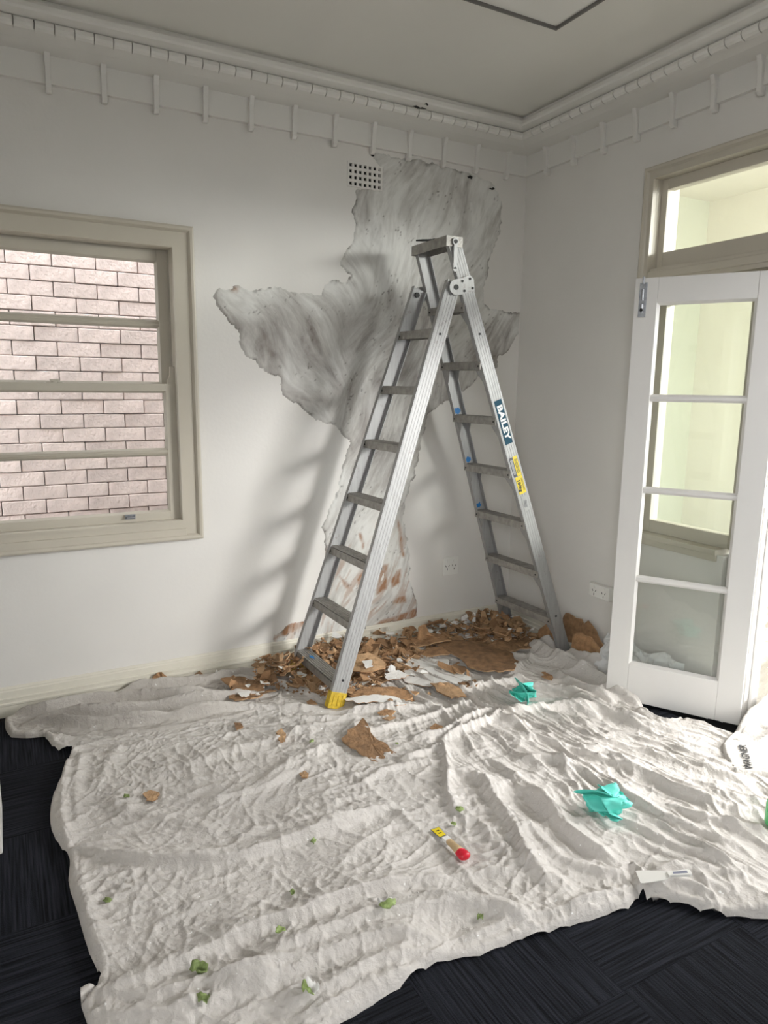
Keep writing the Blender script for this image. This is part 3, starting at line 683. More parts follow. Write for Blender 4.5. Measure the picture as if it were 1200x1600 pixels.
def tread(z, A, B, depth):
    p, q = at_z(A, z), at_z(B, z)
    ax = (q - p); ln = np.linalg.norm(ax); ax /= ln
    dx = np.cross(ax, (0, 0, 1)); dx /= np.linalg.norm(dx); up = np.array([0, 0, 1.0]); c = (p + q) / 2
    mb = MB().obox(c - up * 0.0035, ax, dx, up, ln / 2 - 0.004, depth / 2, 0.0025)
    for sgn in (-1, 1): mb.obox(c + dx * sgn * (depth / 2 - 0.0015) - up * 0.020, ax, dx, up, ln / 2 - 0.004, 0.0016, 0.019)
    for k in range(6): mb.obox(c + dx * (k - 2.5) * depth / 6.6 + up * 0.0002, ax, dx, up, ln / 2 - 0.004, 0.0028, 0.0016)
    o = mb.build('tread', M['tread'], lad)
    bl = MB()
    for e, sg in ((p, 1), (q, -1)):
        for dd in (-1, 1):
            b = e + ax * sg * 0.020 + dx * dd * depth / 2 - up * 0.022
            bl.cyl(b, b + dx * dd * 0.0025, 0.0045, 8)
    bl.build('rivet', M['bolt'], o)['kind'] = 'stuff'
    return o
ZL = [0.124 + 0.2735 * k for k in range(7)]; ZR = [0.240 + 0.2755 * k for k in range(7)]
for z in ZL: tread(z, LN, LF, 0.080)
for z in ZR: tread(z, RN, RF, 0.078)
# diagonal braces under the treads of the right section
def brace(L, sgn_y, z, side):
    a, s, n = rail_axes(L, sgn_y)
    p = at_z(L, z - 0.03) - n * 0.004; k = at_z(L, z - 0.115) - n * 0.004
    inn = -n
    for dd in (-1, 1):
        off = s * dd * 0.034
        MB().prism([p + off, p + off + inn * 0.060, p + off + inn * 0.055 - a * 0.012, k + off + inn * 0.010, k + off], s * 0.0025).build('brace', M['alu'], lad)
for z in ZR[:7]: brace(RN, -1, z, 1); brace(RF, 1, z, 1)
# top cap
tn, tf = RN[1], RF[1]; ax = tf - tn; ln = np.linalg.norm(ax); ax /= ln; dx = np.cross(ax, (0, 0, 1)); up = np.array([0, 0, 1.0]); c = (tn + tf) / 2 + up * 0.010
cap = MB().obox(c, ax, dx, up, ln / 2 + 0.008, 0.046, 0.003)
for sg in (-1, 1): cap.obox(c + dx * sg * 0.0445 - up * 0.022, ax, dx, up, ln / 2 + 0.008, 0.0018, 0.022)
for sg in (-1, 1): cap.obox(c + ax * sg * (ln / 2 + 0.0065) - up * 0.022, ax, dx, up, 0.0016, 0.046, 0.022)
capo = cap.build('top_cap', M['tread'], lad)
MB().cyl(c - ax * (ln / 2 + 0.007) - up * 0.022, c - ax * (ln / 2 + 0.018) - up * 0.022, 0.017, 14).build('cap_bolt', M['alu'], capo)
MB().cyl(c - ax * (ln / 2 + 0.017) - up * 0.022, c - ax * (ln / 2 + 0.022) - up * 0.022, 0.009, 10).build('cap_bolt', M['bolt'], capo)
e0 = c - ax * (ln / 2 + 0.013) - up * 0.030
MB().obox(e0 - up * 0.055 + dx * 0.002, ax, dx, up, 0.003, 0.011, 0.062).cyl(e0 - up * 0.117 + dx * .002 - ax * .003, e0 - up * 0.117 + dx * .002 + ax * .003, 0.012, 12).build('locking_latch', M['alu'], lad, 0.002)
# hinge plates with bolts
def hinge_plate(out_y, L, R, name='hinge_plate'):
    ya = L[1][1] + 0.0; 
    a, s, n = rail_axes(R, out_y)
    piv = np.array([-0.795, 0, 1.957]); 
    base = at_z(R, 1.957) + n * 0.007
    def on(px, pz): return np.array([px, 0, pz]) * [1, 0, 1] + np.array([0, base[1], 0])
    pts = []
    for k in range(13):
        t = math.radians(100 + k * 180 / 12); pts.append(on(-0.822 + 0.036 * math.cos(t), 1.960 + 0.036 * math.sin(t)))
    pts += [on(-0.785, 1.930), on(-0.712, 1.952), on(-0.722, 2.007), on(-0.744, 2.022), on(-0.787, 2.006)]
    o = MB().prism(pts, n * 0.006).build(name, M['alu'], lad)
    bl = MB()
    for x, z, r in ((-0.822, 1.960, 0.0125), (-0.787, 1.990, .006), (-0.744, 2.004, .006), (-0.727, 1.962, .006), (-0.774, 1.946, .006)):
        bl.cyl(on(x, z) + n * 0.005, on(x, z) + n * 0.010, r, 10)
    bl.build('plate_bolt', M['bolt'], o)['kind'] = 'stuff'
hinge_plate(-1, LN, RN); hinge_plate(1, LF, RF)
a, s, n = rail_axes(LF, 1); p = at_z(LF, 1.955) - n * 0.003
MB().cyl(p, p - n * 0.012, 0.013, 10).build('pivot_bolt', M['bolt'], lad)
for L, oy, z in ((LN, -1, 1.74), (RN, -1, 1.75), (LN, -1, 0.135), (RN, -1, 0.25)):
    a, s, n = rail_axes(L, oy); p = at_z(L, z)
    MB().cyl(p, p + n * 0.004, 0.006, 8).build('rail_bolt', M['bolt'], lad)
# feet
def foot(L, oy, mat, w, hgt):
    a, s, n = rail_axes(L, oy); p = L[0]
    h = w / 2 + 0.003; pr = [(-h, 0.004), (h, 0.004), (h, -0.032), (-h, -0.032)]
    P = [p + s * q[0] + n * q[1] - a * 0.006 for q in pr]
    mb = MB().prism(P, a * hgt)
    for k in (-0.5, 0.1, 0.6): mb.obox(p + s * h * k + n * 0.005 + a * hgt * 0.45, s, n, a, 0.005, 0.002, hgt * 0.32)
    mb.build('foot', mat, lad, 0.002)
foot(LN, -1, M['yellow'], 0.078, 0.078); foot(LF, 1, M['yellow'], 0.078, 0.06); foot(RN, -1, M['rubber'], 0.072, 0.022); foot(RF, 1, M['rubber'], 0.072, 0.045)
# stickers on the near right rail
def on_rail(px, L, oy, off=0.0015):
    a, s, n = rail_axes(L, oy); d = ray(*px); o = L[0] + n * off
    return CAM + d * (((o - CAM) @ n) / (d @ n))
def text_mesh(name, body, size, mat, origin, X, Y, parent, bold=0.0, sx=1.0, depth=0.0003):
    cu = bpy.data.curves.new('txt', 'FONT'); cu.body = body; cu.size = size; cu.align_x = 'CENTER'; cu.align_y = 'CENTER'
    cu.offset = bold; cu.extrude = depth; cu.resolution_u = 3
    t = bpy.data.objects.new('txt', cu); COL.objects.link(t); bpy.context.view_layer.update()
    me = bpy.data.meshes.new_from_object(t.evaluated_get(bpy.context.evaluated_depsgraph_get()))
    bpy.data.objects.remove(t); bpy.data.curves.remove(cu)
    X = Vector(X).normalized(); Y = Vector(Y).normalized(); Z = X.cross(Y)
    for v in me.vertices: v.co = Vector(origin) + X * v.co.x * sx + Y * v.co.y + Z * v.co.z
    me.materials.clear(); me.materials.append(mat); me.name = name
    o = bpy.data.objects.new(name, me); COL.objects.link(o); adopt(o, parent); return o
a, s, n = rail_axes(RN, -1)
def sticker(pxa, pxb, w, mat, name='sticker', shift=0.0, off=0.0014, lab=None):
    p, q = on_rail(pxa, RN, -1, 0), on_rail(pxb, RN, -1, 0); c = (p + q) / 2; t = (c - RN[0]) @ a; c = RN[0] + a * t + s * shift
    ln = abs((p - q) @ a)
    o = MB().obox(c + n * off, a, s, n, ln / 2, w / 2, 0.0006).build(name, mat, lad)
    if lab: o['label'] = lab
    return o, c + n * (off + 0.0008), ln
so, c, ln = sticker((778, 625), (796, 693), 0.046, M['navy'], lab='dark teal sticker reading BAILEY')
text_mesh('lettering', 'BAILEY', 0.045, M['stickwhite'], c, -a, s, so, bold=0.0016, sx=ln * 0.88 / 0.156)
so, c, ln = sticker((803, 713), (812, 742), 0.022, M['stickgrey'], shift=-0.016, lab='small grey warning sticker')
for k in range(4): MB().obox(c + s * (0.006 - 0.004 * k), a, s, n, ln * 0.38, 0.0006, 0.0002).build('printed_line', M['stickwhite'], so)
so, c, ln = sticker((803, 713), (811, 743), 0.027, M['stickyellow'], shift=0.010, lab='yellow warning sticker')
for k in range(3): MB().obox(c + s * (0.006 - 0.006 * k), a, s, n, ln * 0.36, 0.0012, 0.0002).build('printed_line', M['black'], so)
so, c, ln = sticker((811, 744), (819, 770), 0.046, M['stickyellow'], shift=0.002, lab='yellow load sticker reading 150kg')
text_mesh('lettering', '150kg', 0.024, M['black'], c - s * 0.008, -a, s, so, bold=0.0012, sx=1.15)
for k in range(2): MB().obox(c + s * (0.011 + 0.006 * k), a, s, n, ln * 0.36, 0.001, 0.0002).build('printed_line', M['black'], so)
so, c, ln = sticker((820, 774), (826, 796), 0.030, plain('worn_sticker', (0.42, 0.42, 0.41), 0.6), shift=0.0, lab='small worn white sticker with grey hand marks')
for k in range(4):
    MB().obox(c + s * (-0.008 + 0.005 * k) - a * 0.004 * (k % 2), a * .9 + s * .15, s * .9 - a * .15, n, ln * 0.26, 0.0012, 0.0002).build('printed_mark', M['stickgrey'], so)
# blue paint smears above treads of the far right rail, and on the lowest left tread
def smear(px_c, L, oy, r1, r2, seed):
    a, s, n = rail_axes(L, oy); c = on_rail(px_c, L, oy, -0.0036); rr = np.random.RandomState(seed)
    P = []
    for k in range(14):
        t = 2 * math.pi * k / 14; r = 1 + 0.22 * rr.randn(); P.append(c + s * math.cos(t) * r1 * r + a * math.sin(t) * r2 * r)
    MB().prism(P, -n * 0.0006).build('paint_smear', M['blue'], lad)['label'] = 'blue paint smear'
for i, p in enumerate([(713, 642), (731, 718), (747, 790)]): smear(p, RF, 1, 0.020, 0.020 - .003 * i, i + 3)
c = onz(487, 1026, ZL[0] + 0.003); rr = np.random.RandomState(4)
MB().prism([c + np.array([math.cos(t) * 0.010 * (1 + .4 * rr.randn()), math.sin(t) * 0.022 * (1 + .4 * rr.randn()), 0]) for t in np.arange(0, 6.2, .6)], (0, 0, 0.0006)).build('paint_smear', M['blue'], lad)['label'] = 'blue paint smear'
# filling knife left on the cap
kn = thing('filling_knife', 'dark pointed filling knife lying across the ladder top', 'knife', tuple(c_ := (RN[1] + RF[1]) / 2 + np.array([0, 0, 0.014])))
kz = 2.195; tip = ony(654, 377, -0.33); 
A_ = np.array([-0.915, -0.30, kz]); B_ = np.array([-0.775, -0.40, kz]); t_ = (B_ - A_) / np.linalg.norm(B_ - A_); w_ = np.cross(t_, (0, 0, 1))
MB().prism([A_, A_ + t_ * 0.03 - w_ * 0.010, A_ + t_ * 0.09 - w_ * 0.012, A_ + t_ * 0.09 + w_ * 0.014, A_ + t_ * 0.035 + w_ * 0.012], (0, 0, 0.007)).build('blade', M['bolt'], kn)
MB().obox(A_ + t_ * 0.125 + np.array([0, 0, .005]), t_, w_, (0, 0, 1), 0.042, 0.011, 0.006).build('handle', M['rubber'], kn, 0.004)

# ================================================================== DROP CLOTHS
def catmull(pts, step):
    pts = [np.array(p, float) for p in pts]; out = []
    for i in range(len(pts) - 1):
        p0 = pts[max(i - 1, 0)]; p1 = pts[i]; p2 = pts[i + 1]; p3 = pts[min(i + 2, len(pts) - 1)]
        n = max(1, int(np.linalg.norm(p2 - p1) / step))
        for k in range(n):
            t = k / n; out.append(0.5 * (2 * p1 + (p2 - p0) * t + (2 * p0 - 5 * p1 + 4 * p2 - p3) * t ** 2 + (3 * p1 - p0 - 3 * p2 + p3) * t ** 3))
    out.append(pts[-1]); return np.array(out)
def resample(c, n):
    d = np.r_[0, np.cumsum(np.linalg.norm(np.diff(c, axis=0), axis=1))]; t = np.linspace(0, d[-1], n)
    return np.stack([np.interp(t, d, c[:, k]) for k in range(2)], 1)
def fl(px, z=0.008): return [tuple(onz(*p, z)[:2]) for p in px]
def coons(top, right, bottom, left, nu, nv):
    """top TL->TR, right TR->BR, bottom BL->BR, left TL->BL"""
    T_, B_, L_, R_ = resample(top, nu), resample(bottom, nu), resample(left, nv), resample(right, nv)
    u = np.linspace(0, 1, nu)[:, None, None]; v = np.linspace(0, 1, nv)[None, :, None]
    return (1 - v) * T_[:, None] + v * B_[:, None] + (1 - u) * L_[None] + u * R_[None] - \
        ((1 - u) * (1 - v) * T_[0] + u * (1 - v) * T_[-1] + (1 - u) * v * B_[0] + u * v * B_[-1])
def ridge_field(X, Y, ridges):
    H = np.zeros_like(X)
    for px, h, w, asym in ridges:
        P = catmull(fl(px), 0.05); best = np.full(X.shape, 9.0); sg = np.zeros_like(X); tt = np.zeros_like(X); n = len(P)
        for i in range(n - 1):
            d, t = seg_dist(X, Y, P[i], P[i + 1]); e = P[i + 1] - P[i]
            cr = e[0] * (Y - P[i][1]) - e[1] * (X - P[i][0]); m = d < best
            best = np.where(m, d, best); sg = np.where(m, np.sign(cr), sg); tt = np.where(m, (i + t) / (n - 1), tt)
        taper = np.clip(np.minimum(tt, 1 - tt) / 0.18, 0.0, 1) ** 0.7 if asym < 5 else 1.0
        wl = np.where(sg > 0, w * (1 + (asym % 5)), w * (1 - 0.85 * (asym % 5)))     # asym > 0: gentle on the left of the line, steep on the right
        vary = 0.75 + 0.5 * vnoise(X * 7 + px[0][0], Y * 7)
        q = best / (wl * 1.15); H = H + 1.45 * h * taper * vary * (0.55 * np.exp(-(q * q + 0.04) ** 0.5 + 0.2) + 0.45 / (1 + q ** 3))
    return H
# the canvas outline, read off the photograph and laid on the floor
left_px = [(70, 1148), (77, 1160), (92, 1172), (113, 1170), (100, 1200), (93, 1222), (81, 1250), (79, 1287), (91, 1318), (109, 1341), (107, 1379), (119, 1417), (129, 1454), (144, 1500), (159, 1530), (151, 1545), (126, 1549), (127, 1571), (137, 1600), (150, 1650)]
bot_px = [(150, 1650), (300, 1700), (430, 1660), (529, 1600), (583, 1567), (625, 1542), (650, 1521), (700, 1499), (750, 1491), (787, 1477), (817, 1465), (842, 1460), (876, 1449), (920, 1437), (951, 1426), (982, 1418), (998, 1402), (1004, 1399), (1010, 1406), (1022, 1409), (1047, 1409), (1075, 1416), (1116, 1428), (1154, 1431), (1200, 1434), (1290, 1440)]
top_w = [tuple(onz(70, 1148, .008)[:2]), (-2.45, -0.16), (-2.3, -0.06), (-2.0, -0.035), (-1.2, -0.03), (-0.5, -0.03), (-0.04, -0.05)]
right_w = [(-0.04, -0.05), (-0.03, -0.5), (-0.05, -0.9), (-0.13, -1.12)] + fl([(1017, 1118), (1045, 1131), (1062, 1127), (1085, 1127), (1110, 1136), (1140, 1146)]) + [(-0.03, -1.75), (0.0, -1.95)] + fl([(1290, 1440)])
C_ = [catmull(p, 0.03) for p in (top_w, right_w, fl(bot_px), fl(left_px))]
OUTLINE = np.concatenate([C_[0][:-1], C_[1][:-1], C_[2][::-1][:-1], C_[3][::-1][:-1]])[::2]
RID = [
    ([(112, 1329), (167, 1346), (233, 1357), (317, 1355), (375, 1348), (458, 1321), (520, 1302), (567, 1283), (620, 1262)], .024, .026, .85),
    ([(160, 1562), (250, 1537), (333, 1496), (417, 1460), (470, 1446), (525, 1421), (600, 1400), (700, 1381)], .026, .030, .85),
    ([(167, 1250), (188, 1271), (250, 1287), (346, 1308)], .010, .022, .3), ([(233, 1208), (292, 1200), (354, 1179), (417, 1162), (500, 1137)], .010, .028, .3),
    ([(317, 1267), (362, 1250), (408, 1237), (458, 1212), (500, 1196)], .012, .025, .6), ([(408, 1237), (420, 1220), (470, 1190), (520, 1165)], .010, .020, .3),
    ([(150, 1240), (160, 1215), (175, 1190), (190, 1165)], .008, .02, .2), ([(130, 1180), (120, 1220), (118, 1260), (125, 1300)], .008, .014, .3),
    ([(105, 1190), (98, 1240), (97, 1290), (112, 1330)], .012, .014, .2), ([(125, 1345), (130, 1400), (150, 1460), (170, 1520)], .008, .012, .3),
    ([(400, 1521), (483, 1483), (567, 1450), (650, 1433), (740, 1428), (830, 1448)], .022, .030, .6), ([(330, 1560), (400, 1548), (462, 1529), (525, 1500), (608, 1475), (700, 1484)], .022, .028, .6),
    ([(430, 1590), (525, 1550), (587, 1517), (640, 1502), (692, 1496)], .018, .022, .6), ([(128, 1550), (167, 1562), (233, 1571), (292, 1562), (354, 1546), (417, 1530), (480, 1508)], .016, .022, .7),
    ([(260, 1620), (310, 1590), (360, 1560), (430, 1553)], .014, .02, .5), ([(140, 1590), (190, 1600), (250, 1598), (320, 1578)], .014, .02, .5), ([(470, 1610), (520, 1580), (590, 1545), (640, 1518)], .012, .016, .5),
    ([(687, 1158), (696, 1190), (698, 1220), (699, 1250), (709, 1270), (728, 1287)], .018, .014, .5),
    ([(700, 1212), (735, 1218), (757, 1229), (777, 1265), (800, 1300), (815, 1333), (835, 1368), (885, 1414)], .026, .026, .5),
    ([(762, 1192), (808, 1225), (854, 1271), (890, 1300)], .016, .022, .5), ([(742, 1290), (770, 1320), (800, 1352), (790, 1372), (760, 1375)], .012, .020, .3),
    ([(640, 1160), (665, 1158), (692, 1154), (733, 1129), (771, 1116)], .022, .014, .4), ([(690, 1163), (725, 1146), (765, 1133), (785, 1118)], .022, .012, .2), ([(770, 1115), (800, 1118), (860, 1112), (900, 1115), (940, 1128)], .020, .020, .5),
    ([(775, 1125), (800, 1137), (830, 1138)], .014, .012, .2), ([(800, 1153), (851, 1163), (920, 1187), (1006, 1215), (1075, 1249), (1144, 1270), (1200, 1273)], .016, .020, .6),
    ([(800, 1194), (869, 1198), (937, 1229), (992, 1256), (1040, 1287), (1109, 1315), (1180, 1342)], .018, .020, .6),
    ([(800, 1236), (834, 1253), (858, 1284), (903, 1325), (955, 1356), (990, 1372)], .022, .026, .6), ([(820, 1290), (840, 1320), (870, 1350), (930, 1372), (985, 1380)], .016, .020, .4),
    ([(880, 1084), (930, 1112), (972, 1132), (1023, 1146), (1109, 1163), (1140, 1172)], .014, .018, .5), ([(920, 1263), (972, 1291), (1040, 1325), (1092, 1346), (1200, 1372)], .014, .018, .5),
    ([(851, 1108), (903, 1112), (972, 1129), (1040, 1150)], .014, .016, .4), ([(950, 1190), (1020, 1210), (1090, 1240), (1160, 1255), (1210, 1258)], .012, .014, .5),
    ([(1000, 1180), (1060, 1190), (1120, 1215), (1180, 1225)], .010, .012, .4), ([(1040, 1262), (1090, 1285), (1150, 1300), (1210, 1305)], .014, .014, .5), ([(960, 1310), (1010, 1330), (1060, 1352), (1120, 1372), (1200, 1390)], .010, .014, .4),
    ([(1005, 1390), (1030, 1376), (1080, 1372), (1100, 1388), (1150, 1410)], .018, .018, .4), ([(1003, 1398), (1000, 1375), (985, 1360)], .016, .010, .2), ([(880, 1432), (940, 1412), (990, 1395)], .012, .014, .3), ([(1015, 1400), (1040, 1388), (1085, 1398), (1130, 1420)], .014, .012, .3),
    ([(720, 1480), (800, 1450), (870, 1432), (950, 1412)], .012, .016, .5), ([(640, 1400), (700, 1420), (760, 1425), (830, 1455)], .012, .018, .3), ([(660, 1395), (720, 1375), (790, 1368)], .010, .016, .3),
    # bunched cloth by the ladder foot and the door
    ([(828, 1012), (852, 1030), (897, 1056), (945, 1082), (1000, 1110)], .050, .030, .4), ([(842, 1012), (885, 1030), (910, 1045), (960, 1062)], .050, .026, .4), ([(870, 1022), (905, 1028), (950, 1040)], .040, .020, .2),
    ([(700, 1095), (760, 1075), (820, 1070), (890, 1088), (950, 1118), (1010, 1138)], .018, .018, .5), ([(835, 1030), (815, 1045), (790, 1060)], .018, .016, .3), ([(860, 1055), (900, 1080), (960, 1108)], .026, .018, .4),
    # ridges near the rubble
    ([(250, 1075), (330, 1068), (400, 1070), (470, 1085), (520, 1105)], .022, .026, .4), ([(250, 1130), (330, 1118), (420, 1112), (520, 1115), (600, 1112), (700, 1105)], .018, .022, .5),
    ([(560, 1150), (620, 1140), (680, 1120), (740, 1100)], .012, .016, .4), ([(420, 1130), (500, 1128), (560, 1122)], .012, .018, .3), ([(620, 1195), (660, 1185), (690, 1170)], .014, .014, .3), ([(560, 1240), (590, 1215), (640, 1200), (690, 1195)], .012, .016, .3),
    ([(520, 1195), (560, 1225), (590, 1250), (640, 1290), (690, 1330), (720, 1365), (760, 1410), (810, 1450)], .006, .010, .2),
]
APEX = (-1.02, 0.35)
def cloth_h(X, Y):
    X = np.asarray(X, float); Y = np.asarray(Y, float)
    H = 0.006 + ridge_field(X, Y, RID)
    # crumple: fine crinkles everywhere, long drawn creases on the door side
    def rot(d): t = math.radians(d); return X * math.cos(t) + Y * math.sin(t), -X * math.sin(t) + Y * math.cos(t)
    w1 = 0.03 * pnoise(X * 5, Y * 5); w2 = 0.03 * pnoise(X * 5 + 9, Y * 5 + 4)
    rt = np.clip((X + 1.45) / 0.5, 0, 1)
    a1, b1 = rot(20); a2, b2 = rot(65); a3, b3 = rot(110)
    patchy = 0.45 + 0.9 * vnoise(X * 2.7 + 3, Y * 2.7)
    cr = 0.0
    for k, (dg, f1, f2, am, pw) in enumerate(((-10, 2.6, 8, .0100, 6), (14, 3.4, 11, .0080, 5), (-32, 4.5, 14, .0075, 5), (48, 5, 15, .0060, 4), (100, 5, 15, .0060, 4), (75, 9, 24, .0042, 3), (-20, 9, 26, .0042, 3), (25, 15, 40, .0026, 3), (125, 14, 38, .0026, 3), (-50, 24, 60, .0014, 2), (40, 26, 62, .0014, 2))):
        a, b = rot(dg); cr = cr + am * ridged(a * f1 + k * 3.7, (b + 0.8 * w1) * f2 + k) ** pw * np.clip(2.2 * vnoise(X * 3.1 + k * 5, Y * 3.1 + k) - 0.55, 0, 1.2)
    th = np.arctan2(Y - APEX[1], X - APEX[0]) + 0.030 * pnoise(X * 3, Y * 3) + 0.012 * pnoise(X * 8, Y * 8); rr = np.hypot(X - APEX[0], Y - APEX[1])
    st = 0.024 * ridged(rr * 0.9 + 3, th * 8.5 + 3) ** 6 + 0.018 * ridged(rr * 1.6 + 1, th * 17 + 7) ** 5 + 0.010 * ridged(rr * 3.0, th * 38) ** 4 + 0.0040 * ridged(rr * 8, th * 85) ** 3
    a, b = rot(-6); b = b + 0.07 * pnoise(X * 1.8 + 7, Y * 1.8)
    sl = 0.006 * ridged(a * 1.2 + 2, b * 4) ** 6 + 0.003 * ridged(a * 2.5 + 4, b * 11) ** 4
    H = H + 0.85 * cr * (1 - 0.6 * rt) + 0.78 * st * (0.05 + 0.95 * rt) + sl * (1 - rt)
    H = H + 0.010 * vnoise(X * 2.2 + 5, Y * 2.2)
    for fx, fy in ((-1.50, -0.625), (-1.506, -0.135), (-0.068, -0.622), (-0.086, -0.118)):    # pressed flat under the ladder feet
        k = np.exp(-((X - fx) ** 2 + (Y - fy) ** 2) / 0.075 ** 2); H = H * (1 - k) + 0.004 * k
    return H
def edge_drop(X, Y, H, out, w=0.016):
    d = poly_dist(X, Y, out); t = np.clip(d / w, 0, 1)
    H = H - 0.0022 * np.exp(-((d - 0.028) / 0.0035) ** 2)
    return np.where(t < 1, (H + 0.004) * np.sqrt(np.clip(1 - (1 - t) ** 2, 0, 1)), H + 0.004 * np.exp(-(d - w) / 0.02)) + 0.0012
def grid_mesh(name, G, Z, mat, parent=None):
    nu, nv = Z.shape; V = np.concatenate([G, Z[..., None]], 2).reshape(-1, 3)
    k = np.arange(nu * nv).reshape(nu, nv)
    F = np.stack([k[:-1, :-1], k[:-1, 1:], k[1:, 1:], k[1:, :-1]], -1).reshape(-1, 4)
    me = bpy.data.meshes.new(name); me.vertices.add(len(V)); me.vertices.foreach_set('co', V.astype(np.float32).ravel())
    me.loops.add(F.size); me.loops.foreach_set('vertex_index', F.astype(np.int32).ravel())
    me.polygons.add(len(F)); me.polygons.foreach_set('loop_start', (np.arange(len(F)) * 4).astype(np.int32)); me.polygons.foreach_set('loop_total', np.full(len(F), 4, np.int32))
    me.polygons.foreach_set('use_smooth', np.ones(len(F), bool)); me.update(); me.validate(); me.materials.append(mat)
    o = bpy.data.objects.new(name, me); COL.objects.link(o)
    if parent: adopt(o, parent)
    return o
G = coons(*C_, 620, 500)
Z = edge_drop(G[..., 0], G[..., 1], cloth_h(G[..., 0], G[..., 1]), OUTLINE)
dc = grid_mesh('drop_cloth', G, Z, M['cloth'])
tag(dc, 'large creased off-white canvas drop cloth spread over the black carpet', 'drop cloth')
_cx, _cy = np.arange(-2.7, 0.08, 0.010), np.arange(-2.3, 0.02, 0.010)
_cg = cloth_h(*np.meshgrid(_cx, _cy, indexing='ij')) + 0.0012
def cloth_z(x, y): return float(_cg[int(np.clip((x + 2.7) / .010 + .5, 0, len(_cx) - 1)), int(np.clip((y + 2.3) / .010 + .5, 0, len(_cy) - 1))])
def on_cloth(px, extra=0.0):
    z = 0.01
    for _ in range(4): p = onz(*px, z); z = cloth_z(p[0], p[1]) + extra
    return np.array([p[0], p[1], z])

# strip of older cloth gathered along the baseboard
A_top = catmull(fl([(7, 1123)], .02) + [(-2.50, -0.05), (-2.3, -0.036), (-2.0, -0.034), (-1.75, -0.034), (-1.5, -0.04)], .02)
A_bot = catmull(fl([(17, 1147), (42, 1148), (75, 1146), (110, 1151), (167, 1149), (208, 1147), (270, 1139), (333, 1128), (380, 1118), (440, 1100)], .02), .02)
A_left = catmull(fl([(7, 1123), (9, 1136), (17, 1147)], .02), .01); A_right = catmull([tuple(A_top[-1]), tuple((A_top[-1] + A_bot[-1]) / 2), tuple(A_bot[-1])], .02)
G = coons(A_top, A_right, A_bot, A_left, 300, 100); X, Y = G[..., 0], G[..., 1]
RA = [([(20, 1124), (75, 1122), (130, 1110), (200, 1102), (290, 1098), (340, 1088)], .040, .016, .8), ([(50, 1134), (100, 1130), (170, 1127), (300, 1112), (420, 1092)], .044, .016, .8),
      ([(30, 1142), (75, 1140), (110, 1144), (170, 1143), (300, 1128), (400, 1108)], .040, .014, .7), ([(60, 1112), (130, 1096), (200, 1085), (300, 1075), (420, 1055)], .030, .02, .3)]
H = 0.014 + ridge_field(X, Y, RA) + 0.008 * ridged(X * 7 + Y * 5, Y * 26) ** 2 + 0.004 * ridged(X * 19, Y * 34 + X * 8) ** 2 + 0.010 * fbm(X * 5, Y * 5, 2)
outA = np.concatenate([A_top[:-1], A_right[:-1], A_bot[::-1][:-1], A_left[::-1][:-1]])
Z = edge_drop(X, Y, H, outA, 0.014) + 0.003
tag(grid_mesh('drop_cloth', G, Z, M['cloth2']), 'greyer drop cloth gathered in a strip along the baseboard', 'drop cloth')

# printed cloth pushed in through the doorway
K = 0.012
D_top = catmull(fl([(1127, 1170), (1134, 1160), (1148, 1147), (1160, 1140)], K) + [(0.03, -1.640), (0.175, -1.632), (0.215, -1.50), (0.5, -1.05), (1.0, -0.6), (1.85, -0.5)], .03)
D_right = catmull([(1.85, -0.5), (1.85, -1.6), (1.85, -2.8)], .03)
D_bot = catmull(fl([(1145, 1212), (1172, 1214), (1200, 1217), (1240, 1226)], K) + [(0.05, -2.15), (0.2, -2.5), (0.9, -2.75), (1.85, -2.8)], .03)
D_left = catmull(fl([(1127, 1170), (1130, 1185), (1138, 1200), (1145, 1212)], K), .01)
G = coons(D_top, D_right, D_bot, D_left, 260, 130); X, Y = G[..., 0], G[..., 1]
far = np.clip((X - 0.02) / 0.15, 0, 1)
RD = [([(1150, 1150), (1175, 1140), (1200, 1130), (1240, 1110)], .045, .030, .2), ([(1190, 1150), (1200, 1120), (1205, 1080), (1215, 1040)], .05, .03, .2), ([(1175, 1172), (1200, 1165), (1240, 1150)], .03, .022, .3), ([(1180, 1205), (1210, 1200), (1250, 1190)], .02, .02, .3)]
flat = np.clip(1.9 * np.exp(-(((X - onz(1164, 1190)[0]) ** 2 + (Y - onz(1164, 1190)[1]) ** 2) / 0.125 ** 2)), 0, 1)
H = 0.020 + ridge_field(X, Y, RD) * (1 - .96 * flat) + (1 - .8 * flat) * (0.004 + 0.022 * far) * ridged(X * 4 + Y * 3, Y * 9) ** 2 + (0.003 + 0.006 * far) * ridged(X * 12 + Y * 14, Y * 16) ** 2 * (1 - .9 * flat)
H = H * (1 - flat) + 0.030 * flat
outD = np.concatenate([D_top[:-1], D_right[:-1], D_bot[::-1][:-1], D_left[::-1][:-1]])
Z = edge_drop(X, Y, H, outD, 0.012) + 0.006 - 0.0 * far
dcw = tag(grid_mesh('drop_cloth', G, Z, M['cloth3']), 'pale drop cloth printed WAGNER bunched in the doorway beside the door', 'drop cloth')
wa, wb = onz(1171, 1205, .03), onz(1160, 1168, .03)
def d_z(x, y):
    k = np.argmin((G[..., 0] - x) ** 2 + (G[..., 1] - y) ** 2); return Z.ravel()[k]
wx_ = wb - wa; wl = np.linalg.norm(wx_); wx_ /= wl
tm = text_mesh('lettering', 'WAGNER', 0.042, M['black'], (wa + wb) / 2 * [1, 1, 0], wx_, (-wx_[1], wx_[0], 0), dcw, bold=0.0007, sx=wl / 0.176, depth=0.0004)
bmx = bmesh.new(); bmx.from_mesh(tm.data); bmesh.ops.subdivide_edges(bmx, edges=[e for e in bmx.edges if e.calc_length() > 0.008], cuts=2)
